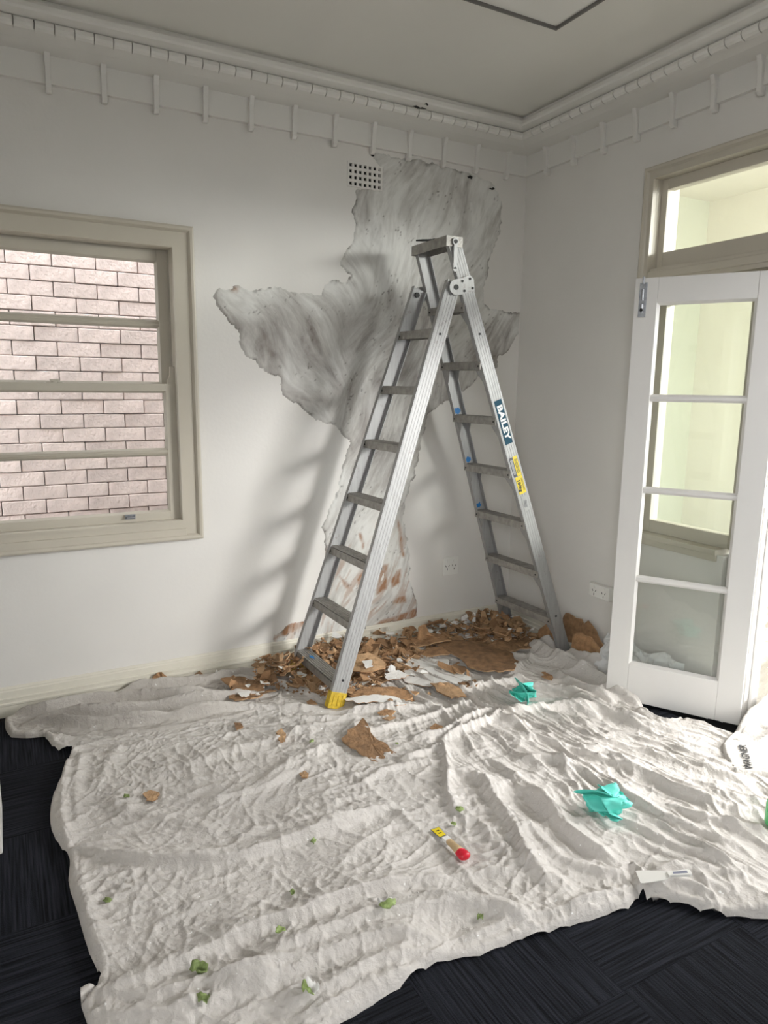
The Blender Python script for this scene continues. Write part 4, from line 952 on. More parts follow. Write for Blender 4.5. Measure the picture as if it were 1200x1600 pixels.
for v in bmx.verts: v.co.z += d_z(v.co.x, v.co.y) + 0.0035
bmx.to_mesh(tm.data); bmx.free(); tm['label'] = 'black printed lettering reading WAGNER'

# ================================================================== RUBBLE, SCRAPS AND TOOLS
def flake_mesh(name, n, curl, th, top, side, seed, sq=1.0):
    r = np.random.RandomState(seed); ph = np.sort(np.arange(n) * 2 * math.pi / n + r.uniform(-.25, .25, n)); rad = r.uniform(0.62, 1.1, n)
    V = []; ca = r.uniform(0, math.pi)
    def zz(x, y): c = x * math.cos(ca) + y * math.sin(ca); return curl * c * c + 0.06 * r.randn()
    for lay in (0, 1):
        for k in range(n):
            x, y = rad[k] * math.cos(ph[k]), rad[k] * math.sin(ph[k]) * sq
            V.append((x, y, (V[k][2] + th) if lay else zz(x, y)))
    V.append((0.05, 0.02, 0.03 * r.randn())); V.append((V[-1][0], V[-1][1], V[-1][2] + th))
    F = []; fm = []
    for k in range(n):
        j = (k + 1) % n
        F += [(k, j, n + j, n + k), (2 * n, j, k), (2 * n + 1, n + k, n + j)]; fm += [1, 1, 0]
    me = bpy.data.meshes.new(name); me.from_pydata(V, [], F); me.materials.append(top); me.materials.append(side)
    me.polygons.foreach_set('material_index', fm); me.update(); return me
FB = [flake_mesh('plaster_flake', random.choice((7, 8, 9)), random.uniform(.0, .55), 0.10, M['brown'], M['tan'], 100 + k, random.uniform(.5, 1)) for k in range(12)]
FT = [flake_mesh('plaster_flake', random.choice((7, 8, 9)), random.uniform(.1, .7), 0.10, M['tan'], M['brown'], 130 + k, random.uniform(.5, 1)) for k in range(8)]
FW = [flake_mesh('paint_flake', random.choice((7, 8, 9)), random.uniform(.0, .5), 0.05, M['chip'], M['brown'], 160 + k, random.uniform(.5, 1)) for k in range(8)]
SPINE = [tuple(onz(*p, .02)[:2]) for p in [(400, 1068), (470, 1045), (560, 1010), (640, 990), (720, 976), (778, 985), (800, 1000)]]
def heap_h(x, y):
    d = min(sd1(x, y, SPINE[i], SPINE[i + 1]) for i in range(len(SPINE) - 1))
    return 0.115 * math.exp(-(d / 0.14) ** 2)
def sd1(x, y, a, b):
    dx, dy = b[0] - a[0], b[1] - a[1]; t = min(1, max(0, ((x - a[0]) * dx + (y - a[1]) * dy) / (dx * dx + dy * dy))); return math.hypot(x - a[0] - t * dx, y - a[1] - t * dy)
def inside(x, y, P):
    c = False
    for i in range(len(P)):
        (x1, y1), (x2, y2) = P[i - 1], P[i]
        if (y1 > y) != (y2 > y) and x < (x2 - x1) * (y - y1) / (y2 - y1) + x1: c = not c
    return c
HEAP = [tuple(onz(*p, .02)[:2]) for p in [(398, 1062), (455, 1040), (560, 1000), (640, 982), (725, 964), (775, 962), (803, 985), (835, 998), (800, 1012), (720, 1010), (690, 1022), (650, 1030), (630, 1050), (605, 1068), (560, 1085), (500, 1092), (430, 1082), (395, 1078)]]
OUTER = [tuple(onz(*p, .02)[:2]) for p in [(345, 1075), (455, 1040), (640, 985), (790, 965), (860, 1000), (830, 1020), (735, 1060), (735, 1085), (640, 1112), (540, 1112), (440, 1100), (350, 1100)]]
def rnd_in(poly):
    P = np.array(poly); lo, hi = P.min(0), P.max(0)
    while True:
        x, y = random.uniform(lo[0], hi[0]), random.uniform(lo[1], hi[1])
        if inside(x, y, P) and y < -0.035 and x < -0.035 and not (-1.60 < x < -1.42 and -0.80 < y < -0.58): return x, y
def drop(me, name, x, y, size, tilt, up=0.0):
    o = bpy.data.objects.new(name, me); COL.objects.link(o)
    hh = heap_h(x, y); o.location = (x, y, cloth_z(x, y) + 0.006 + hh * random.uniform(0.45, 1.0) + up)
    o.rotation_euler = (random.gauss(0, tilt), random.gauss(0, tilt), random.uniform(0, 6.28)); o.scale = (size, size * random.uniform(.7, 1.0), size * random.uniform(.7, 1.0)); return o
for k in range(285):
    x, y = rnd_in(HEAP if k < 235 else OUTER); 
    t = random.random() < 0.28
    tag(drop(random.choice(FT if t else FB), 'plaster_flake', x, y, random.choice((.022, .03, .036, .044, .052, .062)) * random.uniform(.85, 1.2), 0.48 if k < 235 else .15), 'small brown plaster flake lying loose in the rubble under the ladder', 'plaster flake', 'brown flakes in the rubble')
for k in range(95):
    x, y = rnd_in(HEAP if k < 55 else OUTER)
    tag(drop(random.choice(FW), 'paint_flake', x, y, random.choice((.016, .024, .034)) * random.uniform(.85, 1.2), 0.35 if k < 55 else .12, 0.006), 'small white paint flake lying among the brown rubble under the ladder', 'paint flake', 'white flakes in the rubble')
# flakes past the first three hundred, still real pieces, joined
V = []; F = []; fm_ = []
for k in range(560):
    src = random.choice(FB + FT); x, y = rnd_in(HEAP if k < 480 else OUTER); sz = random.choice((.014, .02, .027, .034)); z = cloth_z(x, y) + .004 + heap_h(x, y) * random.uniform(.1, .9)
    R = Matrix.Rotation(random.uniform(0, 6.28), 3, 'Z') @ Matrix.Rotation(random.gauss(0, .45), 3, 'X') @ Matrix.Rotation(random.gauss(0, .45), 3, 'Y'); b = len(V)
    V += [tuple(Vector((x, y, z)) + R @ (v.co * sz)) for v in src.vertices]
    for p in src.polygons: F.append(tuple(i + b for i in p.vertices)); fm_.append(p.material_index ^ (1 if src in FT else 0))
o = mk('plaster_rubble', V, F, None, mats=[M['brown'], M['tan']], fmat=fm_); o['kind'] = 'stuff'; o['label'] = 'mass of broken brown plaster packed between the loose flakes'; o['category'] = 'rubble'
# crumbs too small to tell apart
def crumbs(name, n, mat, poly, lo, hi, lift):
    V = []; F = []
    for k in range(n):
        x, y = rnd_in(poly); r = random.uniform(lo, hi); z = cloth_z_fast(x, y) + heap_h(x, y) * random.uniform(.2, .95) + lift; b = len(V); t0 = random.uniform(0, 6.28)
        for j in range(4): V.append((x + r * math.cos(t0 + j * 1.57) * random.uniform(.6, 1.2), y + r * math.sin(t0 + j * 1.57) * random.uniform(.6, 1.2), z + random.uniform(-.25, .5) * r))
        V.append((x, y, z + r * random.uniform(.3, .8))); V.append((x, y, z - r * .3))
        for j in range(4): F += [(b + j, b + (j + 1) % 4, b + 4), (b + (j + 1) % 4, b + j, b + 5)]
    return mk(name, V, F, mat)
cloth_z_fast = cloth_z
for nm, n, mt, lb, hi in (('plaster_crumbs', 1100, M['brown'], 'brown plaster crumbs filling the rubble along the baseboard', .012), ('pale_crumbs', 260, M['tan'], 'tan plaster crumbs mixed through the rubble along the baseboard', .012), ('paint_crumbs', 260, M['chip'], 'tiny white paint crumbs sprinkled over the rubble', .007)):
    o = crumbs(nm, n, mt, HEAP if nm != 'paint_crumbs' else OUTER, .004, hi, .003); o['kind'] = 'stuff'; o['label'] = lb; o['category'] = 'rubble'

# large pieces, each with its own outline
def slab(name, px, label, mats, th=0.006, lift=0.012, wave=0.006, base=None, seed=0, cat='plaster piece', tiltz=None):
    """irregular sheet lying on the cloth: outline from the photograph on the floor, real thickness, slight warp"""
    rr = np.random.RandomState(seed + 11)
    P = np.array([onz(*p, 0.02)[:2] for p in px]); c = P.mean(0)
    Q = []
    for i in range(len(P)):                       # ragged edge
        a, b = P[i], P[(i + 1) % len(P)]; Lb = np.linalg.norm(b - a); Q.append(a)
        for f in (.25, .5, .75): Q.append(a + (b - a) * f + rr.randn(2) * min(Lb, .08) * 0.065)
    Q = np.array(Q); n = len(Q); z0 = max(cloth_z(*c), np.mean([cloth_z(*q) for q in Q[::3]])) + lift
    V = []
    def zf(q): return z0 + wave * math.sin(q[0] * 23 + seed) + wave * 0.7 * math.cos(q[1] * 31 + seed * 2) + rr.randn() * wave * .15 + (0 if tiltz is None else (q - c) @ np.array(tiltz))
    rings = [1.0, 0.68, 0.34]
    for f in rings:
        for q in Q: w = c + (q - c) * f; V.append((w[0], w[1], zf(w)))
    V.append((c[0], c[1], zf(c))); m = len(V); F = []; fm = []
    for k in range(2):
        for i in range(n): F.append((k * n + i, k * n + (i + 1) % n, (k + 1) * n + (i + 1) % n, (k + 1) * n + i)); fm.append(0)
    for i in range(n): F.append((2 * n + i, 2 * n + (i + 1) % n, 3 * n)); fm.append(0)
    V += [(v[0], v[1], v[2] - th) for v in V]
    F += [tuple(i + m for i in f[::-1]) for f in F]; fm += [1] * (len(F) - len(fm))
    for i in range(n): F.append((i, i + m, (i + 1) % n + m, (i + 1) % n)); fm.append(1)
    loc = np.array([c[0], c[1], z0 - th]); V = [tuple(np.array(v) - loc) for v in V]
    o = mk(name, V, F, None, mats=mats, fmat=fm); o.location = loc
    bm = bmesh.new(); bm.from_mesh(o.data); bmesh.ops.recalc_face_normals(bm, faces=bm.faces); bm.to_mesh(o.data); bm.free()
    return tag(o, label, cat)
BT, TB, WB = [M['brown'], M['tan']], [M['tan'], M['brown']], [M['chip'], M['brown']]
slab('plaster_slab', [(567, 1133), (575, 1142), (588, 1158), (608, 1170), (626, 1183), (610, 1189), (590, 1190), (560, 1180), (536, 1164), (550, 1148)], 'big triangular brown plaster piece alone on the cloth before the ladder', BT, .007, .012, .006, seed=1, tiltz=(0.05, 0.12))
slab('plaster_slab', [(680, 1014), (715, 1010), (745, 1012), (772, 1020), (800, 1030), (809, 1045), (803, 1058), (785, 1061), (755, 1057), (730, 1050), (718, 1036)], 'largest flat brown plaster sheet in the middle of the rubble', BT, .007, .022, .004, seed=2)
slab('plaster_slab', [(755, 1017), (790, 1004), (830, 1002), (850, 1009), (832, 1018), (795, 1026), (768, 1023)], 'long brown plaster sheet between the right ladder legs', BT, .006, .018, .005, seed=3)
slab('paint_sheet', [(640, 1034), (672, 1030), (700, 1034), (705, 1050), (735, 1061), (730, 1076), (700, 1079), (660, 1076), (632, 1068), (628, 1050)], 'widest white paint sheet lying flat in the rubble', WB, .003, .010, .003, seed=4, cat='paint sheet')
slab('plaster_slab', [(672, 1075), (700, 1074), (720, 1082), (729, 1096), (705, 1098), (685, 1089)], 'leaf-shaped brown plaster piece at the front of the white sheet', TB, .006, .014, .004, seed=5)
slab('plaster_slab', [(545, 1086), (580, 1079), (620, 1078), (655, 1085), (640, 1096), (590, 1098), (552, 1098)], 'long brown plaster strip beside the yellow front ladder foot', BT, .006, .014, .004, seed=6)
slab('paint_sheet', [(538, 1100), (560, 1097), (590, 1094), (618, 1096), (634, 1107), (620, 1110), (590, 1105), (560, 1107)], 'narrow white paint sliver in front of the long brown strip', WB, .003, .012, .003, seed=7, cat='paint sheet')
slab('plaster_slab', [(345, 1072), (375, 1066), (400, 1071), (413, 1078), (411, 1092), (392, 1102), (368, 1106), (352, 1098), (366, 1088)], 'ragged brown plaster piece on the left of the rubble with a white chip on it', BT, .007, .030, .006, seed=8)
slab('paint_sheet', [(371, 1097), (384, 1092), (394, 1094), (390, 1102), (378, 1104)], 'white paint chip lying on the ragged brown piece at left', WB, .002, .040, .002, seed=9, cat='paint sheet')
slab('plaster_slab', [(548, 1042), (575, 1034), (597, 1044), (602, 1060), (572, 1066), (549, 1062)], 'rounded tan plaster piece between the left ladder legs', TB, .006, .045, .005, seed=10)
slab('plaster_slab', [(590, 1118), (603, 1113), (618, 1116), (612, 1122), (598, 1123)], 'small brown shard just ahead of the rubble in line with the foot', BT, .005, .008, .003, seed=12)
slab('plaster_slab', [(597, 1128), (610, 1124), (618, 1127), (608, 1131)], 'thin tan shard in front of the small brown shard', TB, .004, .008, .002, seed=13)
slab('plaster_slab', [(672, 1140), (680, 1134), (690, 1138), (686, 1146), (675, 1147)], 'small brown shard near the knotted fold of the cloth', BT, .005, .010, .003, seed=14)
slab('plaster_slab', [(226, 1243), (236, 1239), (249, 1242), (247, 1252), (238, 1256), (229, 1255)], 'rounded tan shard alone on the left half of the cloth', TB, .004, .008, .002, seed=15)
slab('plaster_slab', [(366, 1134), (376, 1134), (380, 1141), (370, 1145)], 'tiny brown shard on the cloth below the left rubble', BT, .004, .008, .002, seed=16)
slab('plaster_slab', [(433, 1148), (440, 1144), (447, 1152), (446, 1163), (438, 1165), (434, 1156)], 'crumbly pinkish shard on the cloth left of the triangular piece', TB, .006, .009, .003, seed=17)
slab('plaster_slab', [(468, 1211), (475, 1207), (482, 1212), (480, 1219), (471, 1218)], 'small tan shard alone in the middle of the cloth', TB, .005, .009, .003, seed=18)
slab('plaster_slab', [(846, 1056), (852, 1055), (864, 1063), (862, 1068), (852, 1066)], 'small brown shard on the cloth fold right of the rubble', BT, .005, .016, .003, seed=19)
slab('plaster_slab', [(700, 1088), (706, 1086), (712, 1092), (704, 1096)], 'tiny tan shard at the tip of the leaf-shaped piece', TB, .004, .018, .002, seed=20)
slab('paint_sheet', [(565, 1052), (580, 1050), (583, 1060), (572, 1063)], 'small white chip on the rounded tan piece', WB, .002, .06, .002, seed=21, cat='paint sheet')
slab('paint_sheet', [(600, 1062), (622, 1055), (640, 1062), (625, 1070), (606, 1072)], 'white paint sheet left of the widest white sheet', WB, .003, .016, .003, seed=22, cat='paint sheet')
slab('plaster_slab', [(625, 1010), (660, 1002), (700, 1000), (705, 1012), (670, 1018), (640, 1020)], 'brown plaster sheet behind the widest white sheet', BT, .006, .040, .006, seed=23)
slab('plaster_slab', [(640, 1024), (690, 1016), (722, 1022), (700, 1030), (660, 1032)], 'narrow brown sheet tucked behind the largest sheet', BT, .006, .022, .005, seed=24)

def leaning(name, px, plane, val, tilt, label, mats, th=0.007, seed=0, cat='plaster piece'):
    """sheet standing on edge against a wall; outline read on the wall plane then tipped back at the top"""
    rr = np.random.RandomState(seed + 40); P = []
    for p in px: P.append(ony(*p, val) if plane == 'y' else onx(*p, val))
    P = np.array(P); k = 1 if plane == 'y' else 0; zmin = P[:, 2].min()
    Q = []
    for i in range(len(P)):
        a, b = P[i], P[(i + 1) % len(P)]; Q.append(a); e = (a + b) / 2 + rr.randn(3) * np.linalg.norm(b - a) * .06; Q.append(e)
    Q = np.array(Q)
    for q in Q: q[k] = val + tilt * (q[2] - zmin) + 0.004 * rr.randn()
    Q[:, 2] = np.maximum(Q[:, 2], 0.006)
    n = len(Q); c = Q.mean(0); d = np.array([0, -th, 0]) if plane == 'y' else np.array([-th, 0, 0])
    if plane == 'y': d = -d
    else: d = -d
    V = list(Q) + [c + d * -1.2] + [q + d for q in Q] + [c + d]
    F = []; fm = []
    for i in range(n):
        j = (i + 1) % n; F += [(i, j, n), (n + 1 + j, n + 1 + i, 2 * n + 1), (i, n + 1 + i, n + 1 + j, j)]; fm += [0, 1, 1]
    loc = np.array([c[0], c[1], Q[:, 2].min()]); o = mk(name, [tuple(v - loc) for v in V], F, None, mats=mats, fmat=fm); o.location = loc
    bm = bmesh.new(); bm.from_mesh(o.data); bmesh.ops.recalc_face_normals(bm, faces=bm.faces); bm.to_mesh(o.data); bm.free()
    return tag(o, label, cat)
leaning('plaster_slab', [(238, 1062), (246, 1054), (254, 1052), (264, 1060), (276, 1072), (258, 1079), (243, 1079)], 'y', -0.05, .2, 'brown plaster piece propped on the baseboard far left of the ladder', BT, seed=1)
leaning('plaster_slab', [(299, 1068), (306, 1056), (313, 1050), (320, 1058), (328, 1067), (312, 1072)], 'y', -0.05, .2, 'pointed brown plaster piece propped on the baseboard beside a white curl', BT, seed=2)
leaning('paint_sheet', [(331, 1069), (334, 1056), (340, 1048), (344, 1056), (341, 1064), (335, 1071)], 'y', -0.06, .2, 'white paint curl standing upright by the baseboard left of the rubble', WB, .003, 3, 'paint sheet')
leaning('paint_sheet', [(418, 1084), (427, 1079), (435, 1075), (436, 1084), (431, 1096), (424, 1094)], 'y', -0.19, .3, 'white paint shard standing at the left end of the rubble', WB, .003, 4, 'paint sheet')
leaning('plaster_slab', [(737, 992), (744, 966), (752, 954), (764, 962), (771, 992), (755, 999)], 'y', -0.06, .15, 'upright brown plaster slab against the baseboard left of the far ladder leg', BT, seed=5)
leaning('paint_sheet', [(722, 990), (723, 966), (732, 960), (736, 972), (735, 992), (728, 996)], 'y', -0.065, .15, 'upright white paint piece beside the brown slab on the baseboard', WB, .004, 6, 'paint sheet')
leaning('paint_sheet', [(738, 975), (741, 958), (746, 957), (744, 975)], 'y', -0.085, .15, 'narrow white strip stuck on the upright brown slab', WB, .003, 16, 'paint sheet')
leaning('paint_sheet', [(700, 990), (705, 974), (718, 972), (722, 990), (710, 996)], 'y', -0.07, .15, 'rounded whitish piece standing left of the upright white piece', WB, .004, 17, 'paint sheet')
leaning('plaster_slab', [(838, 1000), (841, 984), (852, 974), (862, 986), (870, 1012), (858, 1012)], 'x', -0.10, .15, 'brown plaster slab leaning between the right ladder legs', BT, seed=7)
leaning('plaster_slab', [(879, 1000), (878, 966), (882, 958), (893, 963), (906, 968), (915, 985), (906, 1003), (892, 1004)], 'x', -0.035, .05, 'tallest brown plaster slab on the right wall behind the ladder foot', BT, seed=8)
leaning('plaster_slab', [(905, 990), (908, 976), (917, 970), (930, 986), (943, 1012), (934, 1018), (915, 1004)], 'x', -0.045, .05, 'pointed brown plaster slab on the right wall next to the tallest slab', BT, seed=9)
leaning('plaster_slab', [(892, 1022), (893, 992), (905, 989), (918, 996), (934, 1014), (924, 1027), (902, 1028)], 'x', -0.075, .08, 'rough brown plaster slab in front of the tallest slab', BT, .010, 10)
leaning('plaster_slab', [(929, 1030), (930, 1017), (940, 1012), (947, 1015), (947, 1042), (936, 1040)], 'x', -0.08, .05, 'small tan plaster lump by the edge of the open door', TB, .012, 11)
for i, (px_, lb) in enumerate([([(655, 1000), (660, 984), (672, 980), (682, 996), (668, 1004)], 'brown plaster piece tilted on the heap under the power outlet'), ([(572, 1012), (585, 1000), (596, 1012), (588, 1024)], 'brown plaster piece tilted on the heap just right of the left ladder section'),
        ([(690, 1006), (696, 992), (706, 990), (712, 1004), (702, 1010)], 'brown plaster piece with a notch tilted behind the largest sheet')]):
    leaning('plaster_slab', px_, 'y', -0.16, .5, lb, BT, .006, 30 + i)

# flecks of white plaster on the open cloth
V = []; F = []
for k in range(170):
    a, b = random.choice([((120, 700), (1110, 1330)), ((700, 1150), (1120, 1230)), ((300, 900), (1200, 1480))]); p = (random.uniform(*a), random.uniform(*b)); q = onz(*p, .02)
    if not (-2.2 < q[0] < -0.2): continue
    z = cloth_z_fast(q[0], q[1]) + .0015; r = random.uniform(.0012, .0045); t0 = random.uniform(0, 6)
    bse = len(V); V += [(q[0] + r * math.cos(t0 + j * 2.1), q[1] + r * math.sin(t0 + j * 2.1) * .7, z) for j in range(3)] + [(q[0], q[1], z + r * .6)]
    F += [(bse, bse + 1, bse + 3), (bse + 1, bse + 2, bse + 3), (bse + 2, bse, bse + 3)]
fo = mk('plaster_flecks', V, F, M['chip']); fo['kind'] = 'stuff'; fo['label'] = 'tiny white plaster flecks sprinkled over the drop cloth'; fo['category'] = 'flecks'

# green scraps
def scrap(px, r, label, seed, mat=None, mats2=None):
    rr = np.random.RandomState(seed); n = 6; V = []; F = []
    c = on_cloth(px, .004)
    for i in range(n):
        for j in range(n):
            u, v = i / (n - 1) - .5, j / (n - 1) - .5; k = 1 - 0.35 * (abs(u) + abs(v))
            V.append((r * 2 * u * k * (1 + .1 * rr.randn()), r * 1.5 * v * k * (1 + .1 * rr.randn()), r * (0.25 + 0.30 * math.sin(4 * u + seed) * math.cos(5 * v) + .12 * rr.randn())))
    for i in range(n - 1):
        for j in range(n - 1): F.append((i * n + j, (i + 1) * n + j, (i + 1) * n + j + 1, i * n + j + 1))
    fm = [1 if (mats2 and (k % (n - 1)) < 2) else 0 for k in range(len(F))]
    o = mk('green_scrap', V, F, None, mats=[mat or M['leaf'], mats2 or M['leaf']], fmat=fm, smooth=True); o.location = c; o.rotation_euler = (0, 0, rr.uniform(0, 6))
    sm = o.modifiers.new('thickness', 'SOLIDIFY'); sm.thickness = 0.0012; sm.offset = 1
    return tag(o, label, 'scrap')
for i, (p, r, lb) in enumerate([((198, 1245), .014, 'tiny green scrap left of the rounded tan shard'), ((168, 1408), .016, 'green scrap near the left hem of the cloth'), ((487, 1158), .013, 'tiny green scrap left of the triangular plaster piece'),
        ((490, 1315), .014, 'green scrap in the middle of the cloth left of the scraper'), ((457, 1395), .013, 'tiny green scrap above the long diagonal fold'), ((438, 1455), .017, 'dark green scrap tucked in the long diagonal fold'),
        ((312, 1515), .028, 'largest bright green scrap on a low front fold'), ((318, 1562), .020, 'dark green scrap in the bottom fold'), ((718, 1265), .019, 'dark green scrap beside the upright crease above the scraper'),
        ((709, 1288), .012, 'tiny pale green scrap just above the scraper'), ((751, 1421), .014, 'olive scrap near the front edge of the cloth'), ((620, 1162), .009, 'tiny green speck right of the triangular plaster piece'), ((366, 1066), .016, 'green scrap on the strip of cloth by the baseboard')]):
    scrap(p, r, lb, 50 + i)
scrap((604, 1418), .030, 'half green half white crumpled scrap on the front fold', 90, mats2=M['chip'])
scrap((485, 1551), .028, 'whitish green crumpled scrap near the bottom edge of the cloth', 91, mat=M['chip'], mats2=M['leaf'])

# crumpled turquoise gloves
def fold(P, ang, off, phi, w):
    """bend a sheet round a line in its plane, the far side coming up and over"""
    d = np.array([math.cos(ang), math.sin(ang), 0.0]); s_ = P @ d - off; z = P[:, 2]; R = w / phi
    th = np.clip(s_ / w, 0, 1) * phi; ex = np.maximum(s_ - w, 0)
    ns = np.where(s_ > 0, R * np.sin(th) + ex * math.cos(phi) - z * np.sin(th), s_); nz = np.where(s_ > 0, R * (1 - np.cos(th)) + ex * math.sin(phi) + z * np.cos(th), z)
    Q = P + d * (ns - s_)[:, None]; Q[:, 2] = nz; return Q
def glove(px, size, label, folds, rotz, squash, seed):
    """a thin glove blank (palm, four fingers, thumb) crumpled by a handful of folds"""
    c = on_cloth(px, .001); n = 92; u = np.linspace(-0.5, 0.5, n); U, W = np.meshgrid(u, u, indexing='ij')
    blank = [(-.42, -.5), (-.42, .02), (-.40, .20), (-.37, .46), (-.25, .47), (-.22, .16), (-.19, .50), (-.06, .50), (-.03, .17), (.0, .5), (.13, .5), (.16, .16), (.20, .44), (.32, .42), (.34, .10), (.38, -.02), (.50, .16), (.50, .02), (.40, -.22), (.36, -.5)]
    keep = sdf(U, W, blank) > -0.012
    P = np.stack([U, W, 0.02 * pnoise(U * 5 + seed, W * 5) + 0.012 * pnoise(U * 13, W * 13 + seed)], -1).reshape(-1, 3) * size
    for a, o_, phi, w in folds:
        P = fold(P, math.radians(a), o_ * size, phi, w * size)
        P[:, 2] += size * 0.012 * pnoise(P[:, 0] / size * 6 + a, P[:, 1] / size * 6)
    P[:, :2] -= (P[:, :2].max(0) + P[:, :2].min(0)) / 2
    P[:, 2] = np.maximum((P[:, 2] - P[:, 2].min()) * squash, 0) + 0.002
    k = np.arange(n * n).reshape(n, n); q = keep[:-1, :-1] & keep[1:, :-1] & keep[1:, 1:] & keep[:-1, 1:]; I, J = np.nonzero(q)
    F = np.stack([k[I, J], k[I + 1, J], k[I + 1, J + 1], k[I, J + 1]], 1); used = np.unique(F); remap = -np.ones(n * n, int); remap[used] = np.arange(len(used))
    o = mk('glove', P[used], remap[F], M['teal'], smooth=True); o.location = c; o.rotation_euler = (0, 0, rotz)
    sm = o.modifiers.new('thickness', 'SOLIDIFY'); sm.thickness = 0.0012
    return tag(o, label, 'glove')
glove((941, 1274), 0.40, 'larger crumpled turquoise glove on the open cloth to the right of the scraper', [(100, 0.02, 2.6, .06), (215, 0.16, 2.3, .07), (330, 0.10, 2.2, .06), (60, 0.06, 1.7, .08), (270, .10, 1.2, .06)], 0.3, 0.50, 3)
glove((811, 1101), 0.32, 'smaller crumpled turquoise glove beside the rubble in front of the right ladder legs', [(80, 0.00, 2.5, .06), (190, 0.10, 2.5, .07), (300, 0.06, 2.0, .06), (20, 0.08, 1.9, .07)], 1.2, 0.55, 8)

# scraper with a wooden handle
p0, p1 = on_cloth((679, 1293), .012), on_cloth((729, 1342), .016); ax = p1 - p0; ln = np.linalg.norm(ax); ax /= ln; sd = np.cross(ax, (0, 0, 1)); sd /= np.linalg.norm(sd); up = np.cross(sd, ax)
scp = thing('scraper', 'small scraper with wooden handle, red end and yellow-labelled blade on the cloth', 'scraper', tuple((p0 + p1) / 2))
q = lambda t, w=0, h=0: p0 + ax * ln * t + sd * w + up * h
bl = MB().prism([q(0, -.017), q(0, .017), q(.30, .013), q(.42, .009), q(.42, -.009), q(.30, -.013)], up * 0.002).build('blade', M['steel'], scp)
MB().prism([q(.02, -.0150, .0021), q(.02, .0150, .0021), q(.27, .0125, .0021), q(.27, -.0125, .0021)], up * 0.0008).build('blade_label', M['stickyellow'], bl)
for k in range(2): MB().obox(q(.10 + .08 * k, 0, .0031), sd, ax, up, .006, .0022, .0003).build('printed_mark', M['black'], bl)
MB().prism([q(.33, -.0115, -.003), q(.33, .0115, -.003), q(.47, .0115, -.003), q(.47, -.0115, -.003)], up * 0.011).build('ferrule', M['chip'], scp, .002)
hv = []; hf = []; m = 14
for i, (t, r) in enumerate([(.46, .009), (.50, .0105), (.60, .0105), (.72, .0125), (.82, .0145)]):
    for j in range(m): a = 2 * math.pi * j / m; hv.append(q(t) + sd * math.cos(a) * r * 1.25 + up * (math.sin(a) * r * .8 + .004))
for i in range(4):
    for j in range(m): hf.append((i * m + j, i * m + (j + 1) % m, (i + 1) * m + (j + 1) % m, (i + 1) * m + j))
hf += [tuple(range(m)), tuple(range(4 * m, 5 * m))]; mk('handle', hv, hf, M['wood'], scp, smooth=True)
hv = []; hf = []; prof = [(.81, .0149), (.90, .0165), (.96, .0160), (.99, .012), (1.0, .004)]
for i, (t, r) in enumerate(prof):
    for j in range(m): a = 2 * math.pi * j / m; hv.append(q(t) + sd * math.cos(a) * r * 1.25 + up * (math.sin(a) * r * .8 + .004))
for i in range(len(prof) - 1):
    for j in range(m): hf.append((i * m + j, i * m + (j + 1) % m, (i + 1) * m + (j + 1) % m, (i + 1) * m + j))
hf += [tuple(range(m)), tuple(range((len(prof) - 1) * m, len(prof) * m))]; mk('end_cap', hv, hf, M['red'], scp, smooth=True)

# white plastic putty knife
p0, p1 = on_cloth((997, 1371), .020), on_cloth((1080, 1365), .026); ax = p1 - p0; ln = np.linalg.norm(ax); ax /= ln; sd = np.cross(ax, (0, 0, 1)); sd /= np.linalg.norm(sd); up = np.cross(sd, ax)
pk = thing('putty_knife', 'white plastic putty knife on the right front part of the cloth', 'putty knife', tuple((p0 + p1) / 2))
MB().prism([q(0, -.026), q(0, .026), q(.05, .028), q(.48, .020), q(.60, .010), q(.60, -.010), q(.48, -.020), q(.05, -.028)], up * 0.0022).build('blade', M['plastic'], pk, .0006)
MB().prism([q(.56, -.009, -.001), q(.56, .009, -.001), q(.72, .0105, -.001), q(.95, .012, -.001), q(1.0, .008, -.001), q(1.0, -.008, -.001), q(.95, -.012, -.001), q(.72, -.0105, -.001)], up * 0.008).build('handle', M['plastic'], pk, .002)
MB().prism([q(.66, -.004, .0066), q(.66, .004, .0066), q(.93, .005, .0066), q(.93, -.005, .0066)], up * 0.0008).build('grip_slot', plain('grey_plastic', (.22, .23, .30), .5), pk)

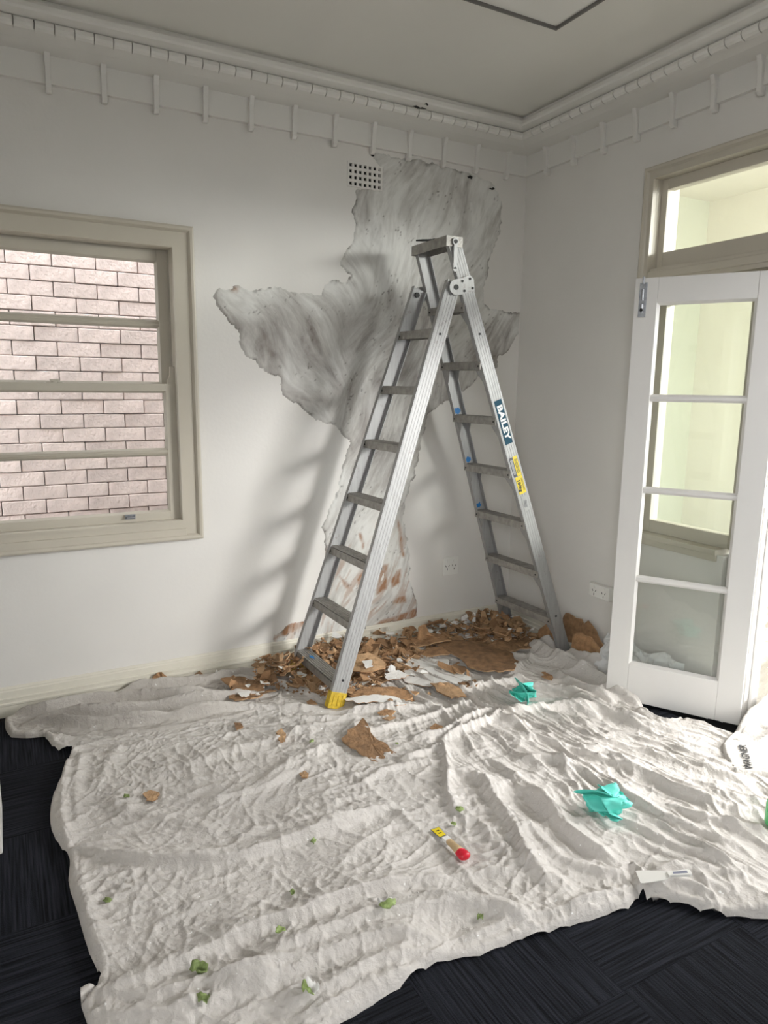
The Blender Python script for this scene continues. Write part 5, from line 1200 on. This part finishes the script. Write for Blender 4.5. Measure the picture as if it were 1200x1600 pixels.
# green bottle at the right edge
c = on_cloth((1213, 1290), .002)
bt = thing('bottle', 'green plastic bottle standing on the cloth cut by the right edge', 'bottle', tuple(c))
def lathe(name, prof, cx, mat, par, n=28):
    V = []; F = []
    for r, z in prof: V += [(cx[0] + r * math.cos(2 * math.pi * k / n), cx[1] + r * math.sin(2 * math.pi * k / n), cx[2] + z) for k in range(n)]
    for i in range(len(prof) - 1):
        for k in range(n): F.append((i * n + k, i * n + (k + 1) % n, (i + 1) * n + (k + 1) % n, (i + 1) * n + k))
    F += [tuple(range(n - 1, -1, -1)), tuple(range((len(prof) - 1) * n, len(prof) * n))]
    return mk(name, V, F, mat, par, smooth=True)
lathe('body', [(.030, 0), (.036, .004), (.038, .015), (.038, .075), (.034, .095), (.020, .112), (.014, .118)], c, M['greenplastic'], bt); lathe('cap', [(.016, .116), (.016, .138), (.012, .142)], c, M['plastic'], bt)

# white plastic film behind the open door, partly standing for cloth reflected in its glass
ys = np.linspace(-0.90, -1.37, 90); zs = np.linspace(0.0, 0.25, 46); YY, ZZ = np.meshgrid(ys, zs, indexing='ij')
top = 0.80 + 0.25 * vnoise(YY * 9, YY * 0 + 3); Zp = ZZ * top
XX = -0.050 - 0.075 * np.clip(1 - ZZ / .25, 0, 1) * (0.6 + 0.6 * vnoise(YY * 5, ZZ * 8)) - 0.022 * ridged(YY * 9 + ZZ * 5, ZZ * 14) - 0.010 * ridged(YY * 26, ZZ * 30 + YY * 8)
XX = np.minimum(XX, -0.034); XX = np.maximum(XX, -0.274 + (-1.117 - YY) * 0.599 + 0.075)
V = np.stack([XX, YY, Zp + .004], -1).reshape(-1, 3); k = np.arange(90 * 46).reshape(90, 46); F = np.stack([k[:-1, :-1], k[1:, :-1], k[1:, 1:], k[:-1, 1:]], -1).reshape(-1, 4)
tag(mk('sheet_and_reflection', V, F, M['film'], smooth=True), 'crumpled whitish sheet behind the open door, partly standing for a reflection', 'sheet')

# pale box just entering the left edge of the view
bxl = thing('storage_box', 'white boxy object cut off by the left edge beside the cloth', 'box', (-3.02, -0.92, 0))
MB().box((-3.16, -1.065, 0.0), (-2.872, -0.775, 0.17)).build('body', M['plastic'], bxl, .006); MB().box((-3.166, -1.070, 0.17), (-2.868, -0.770, 0.19)).build('lid', M['plastic'], bxl, .005)
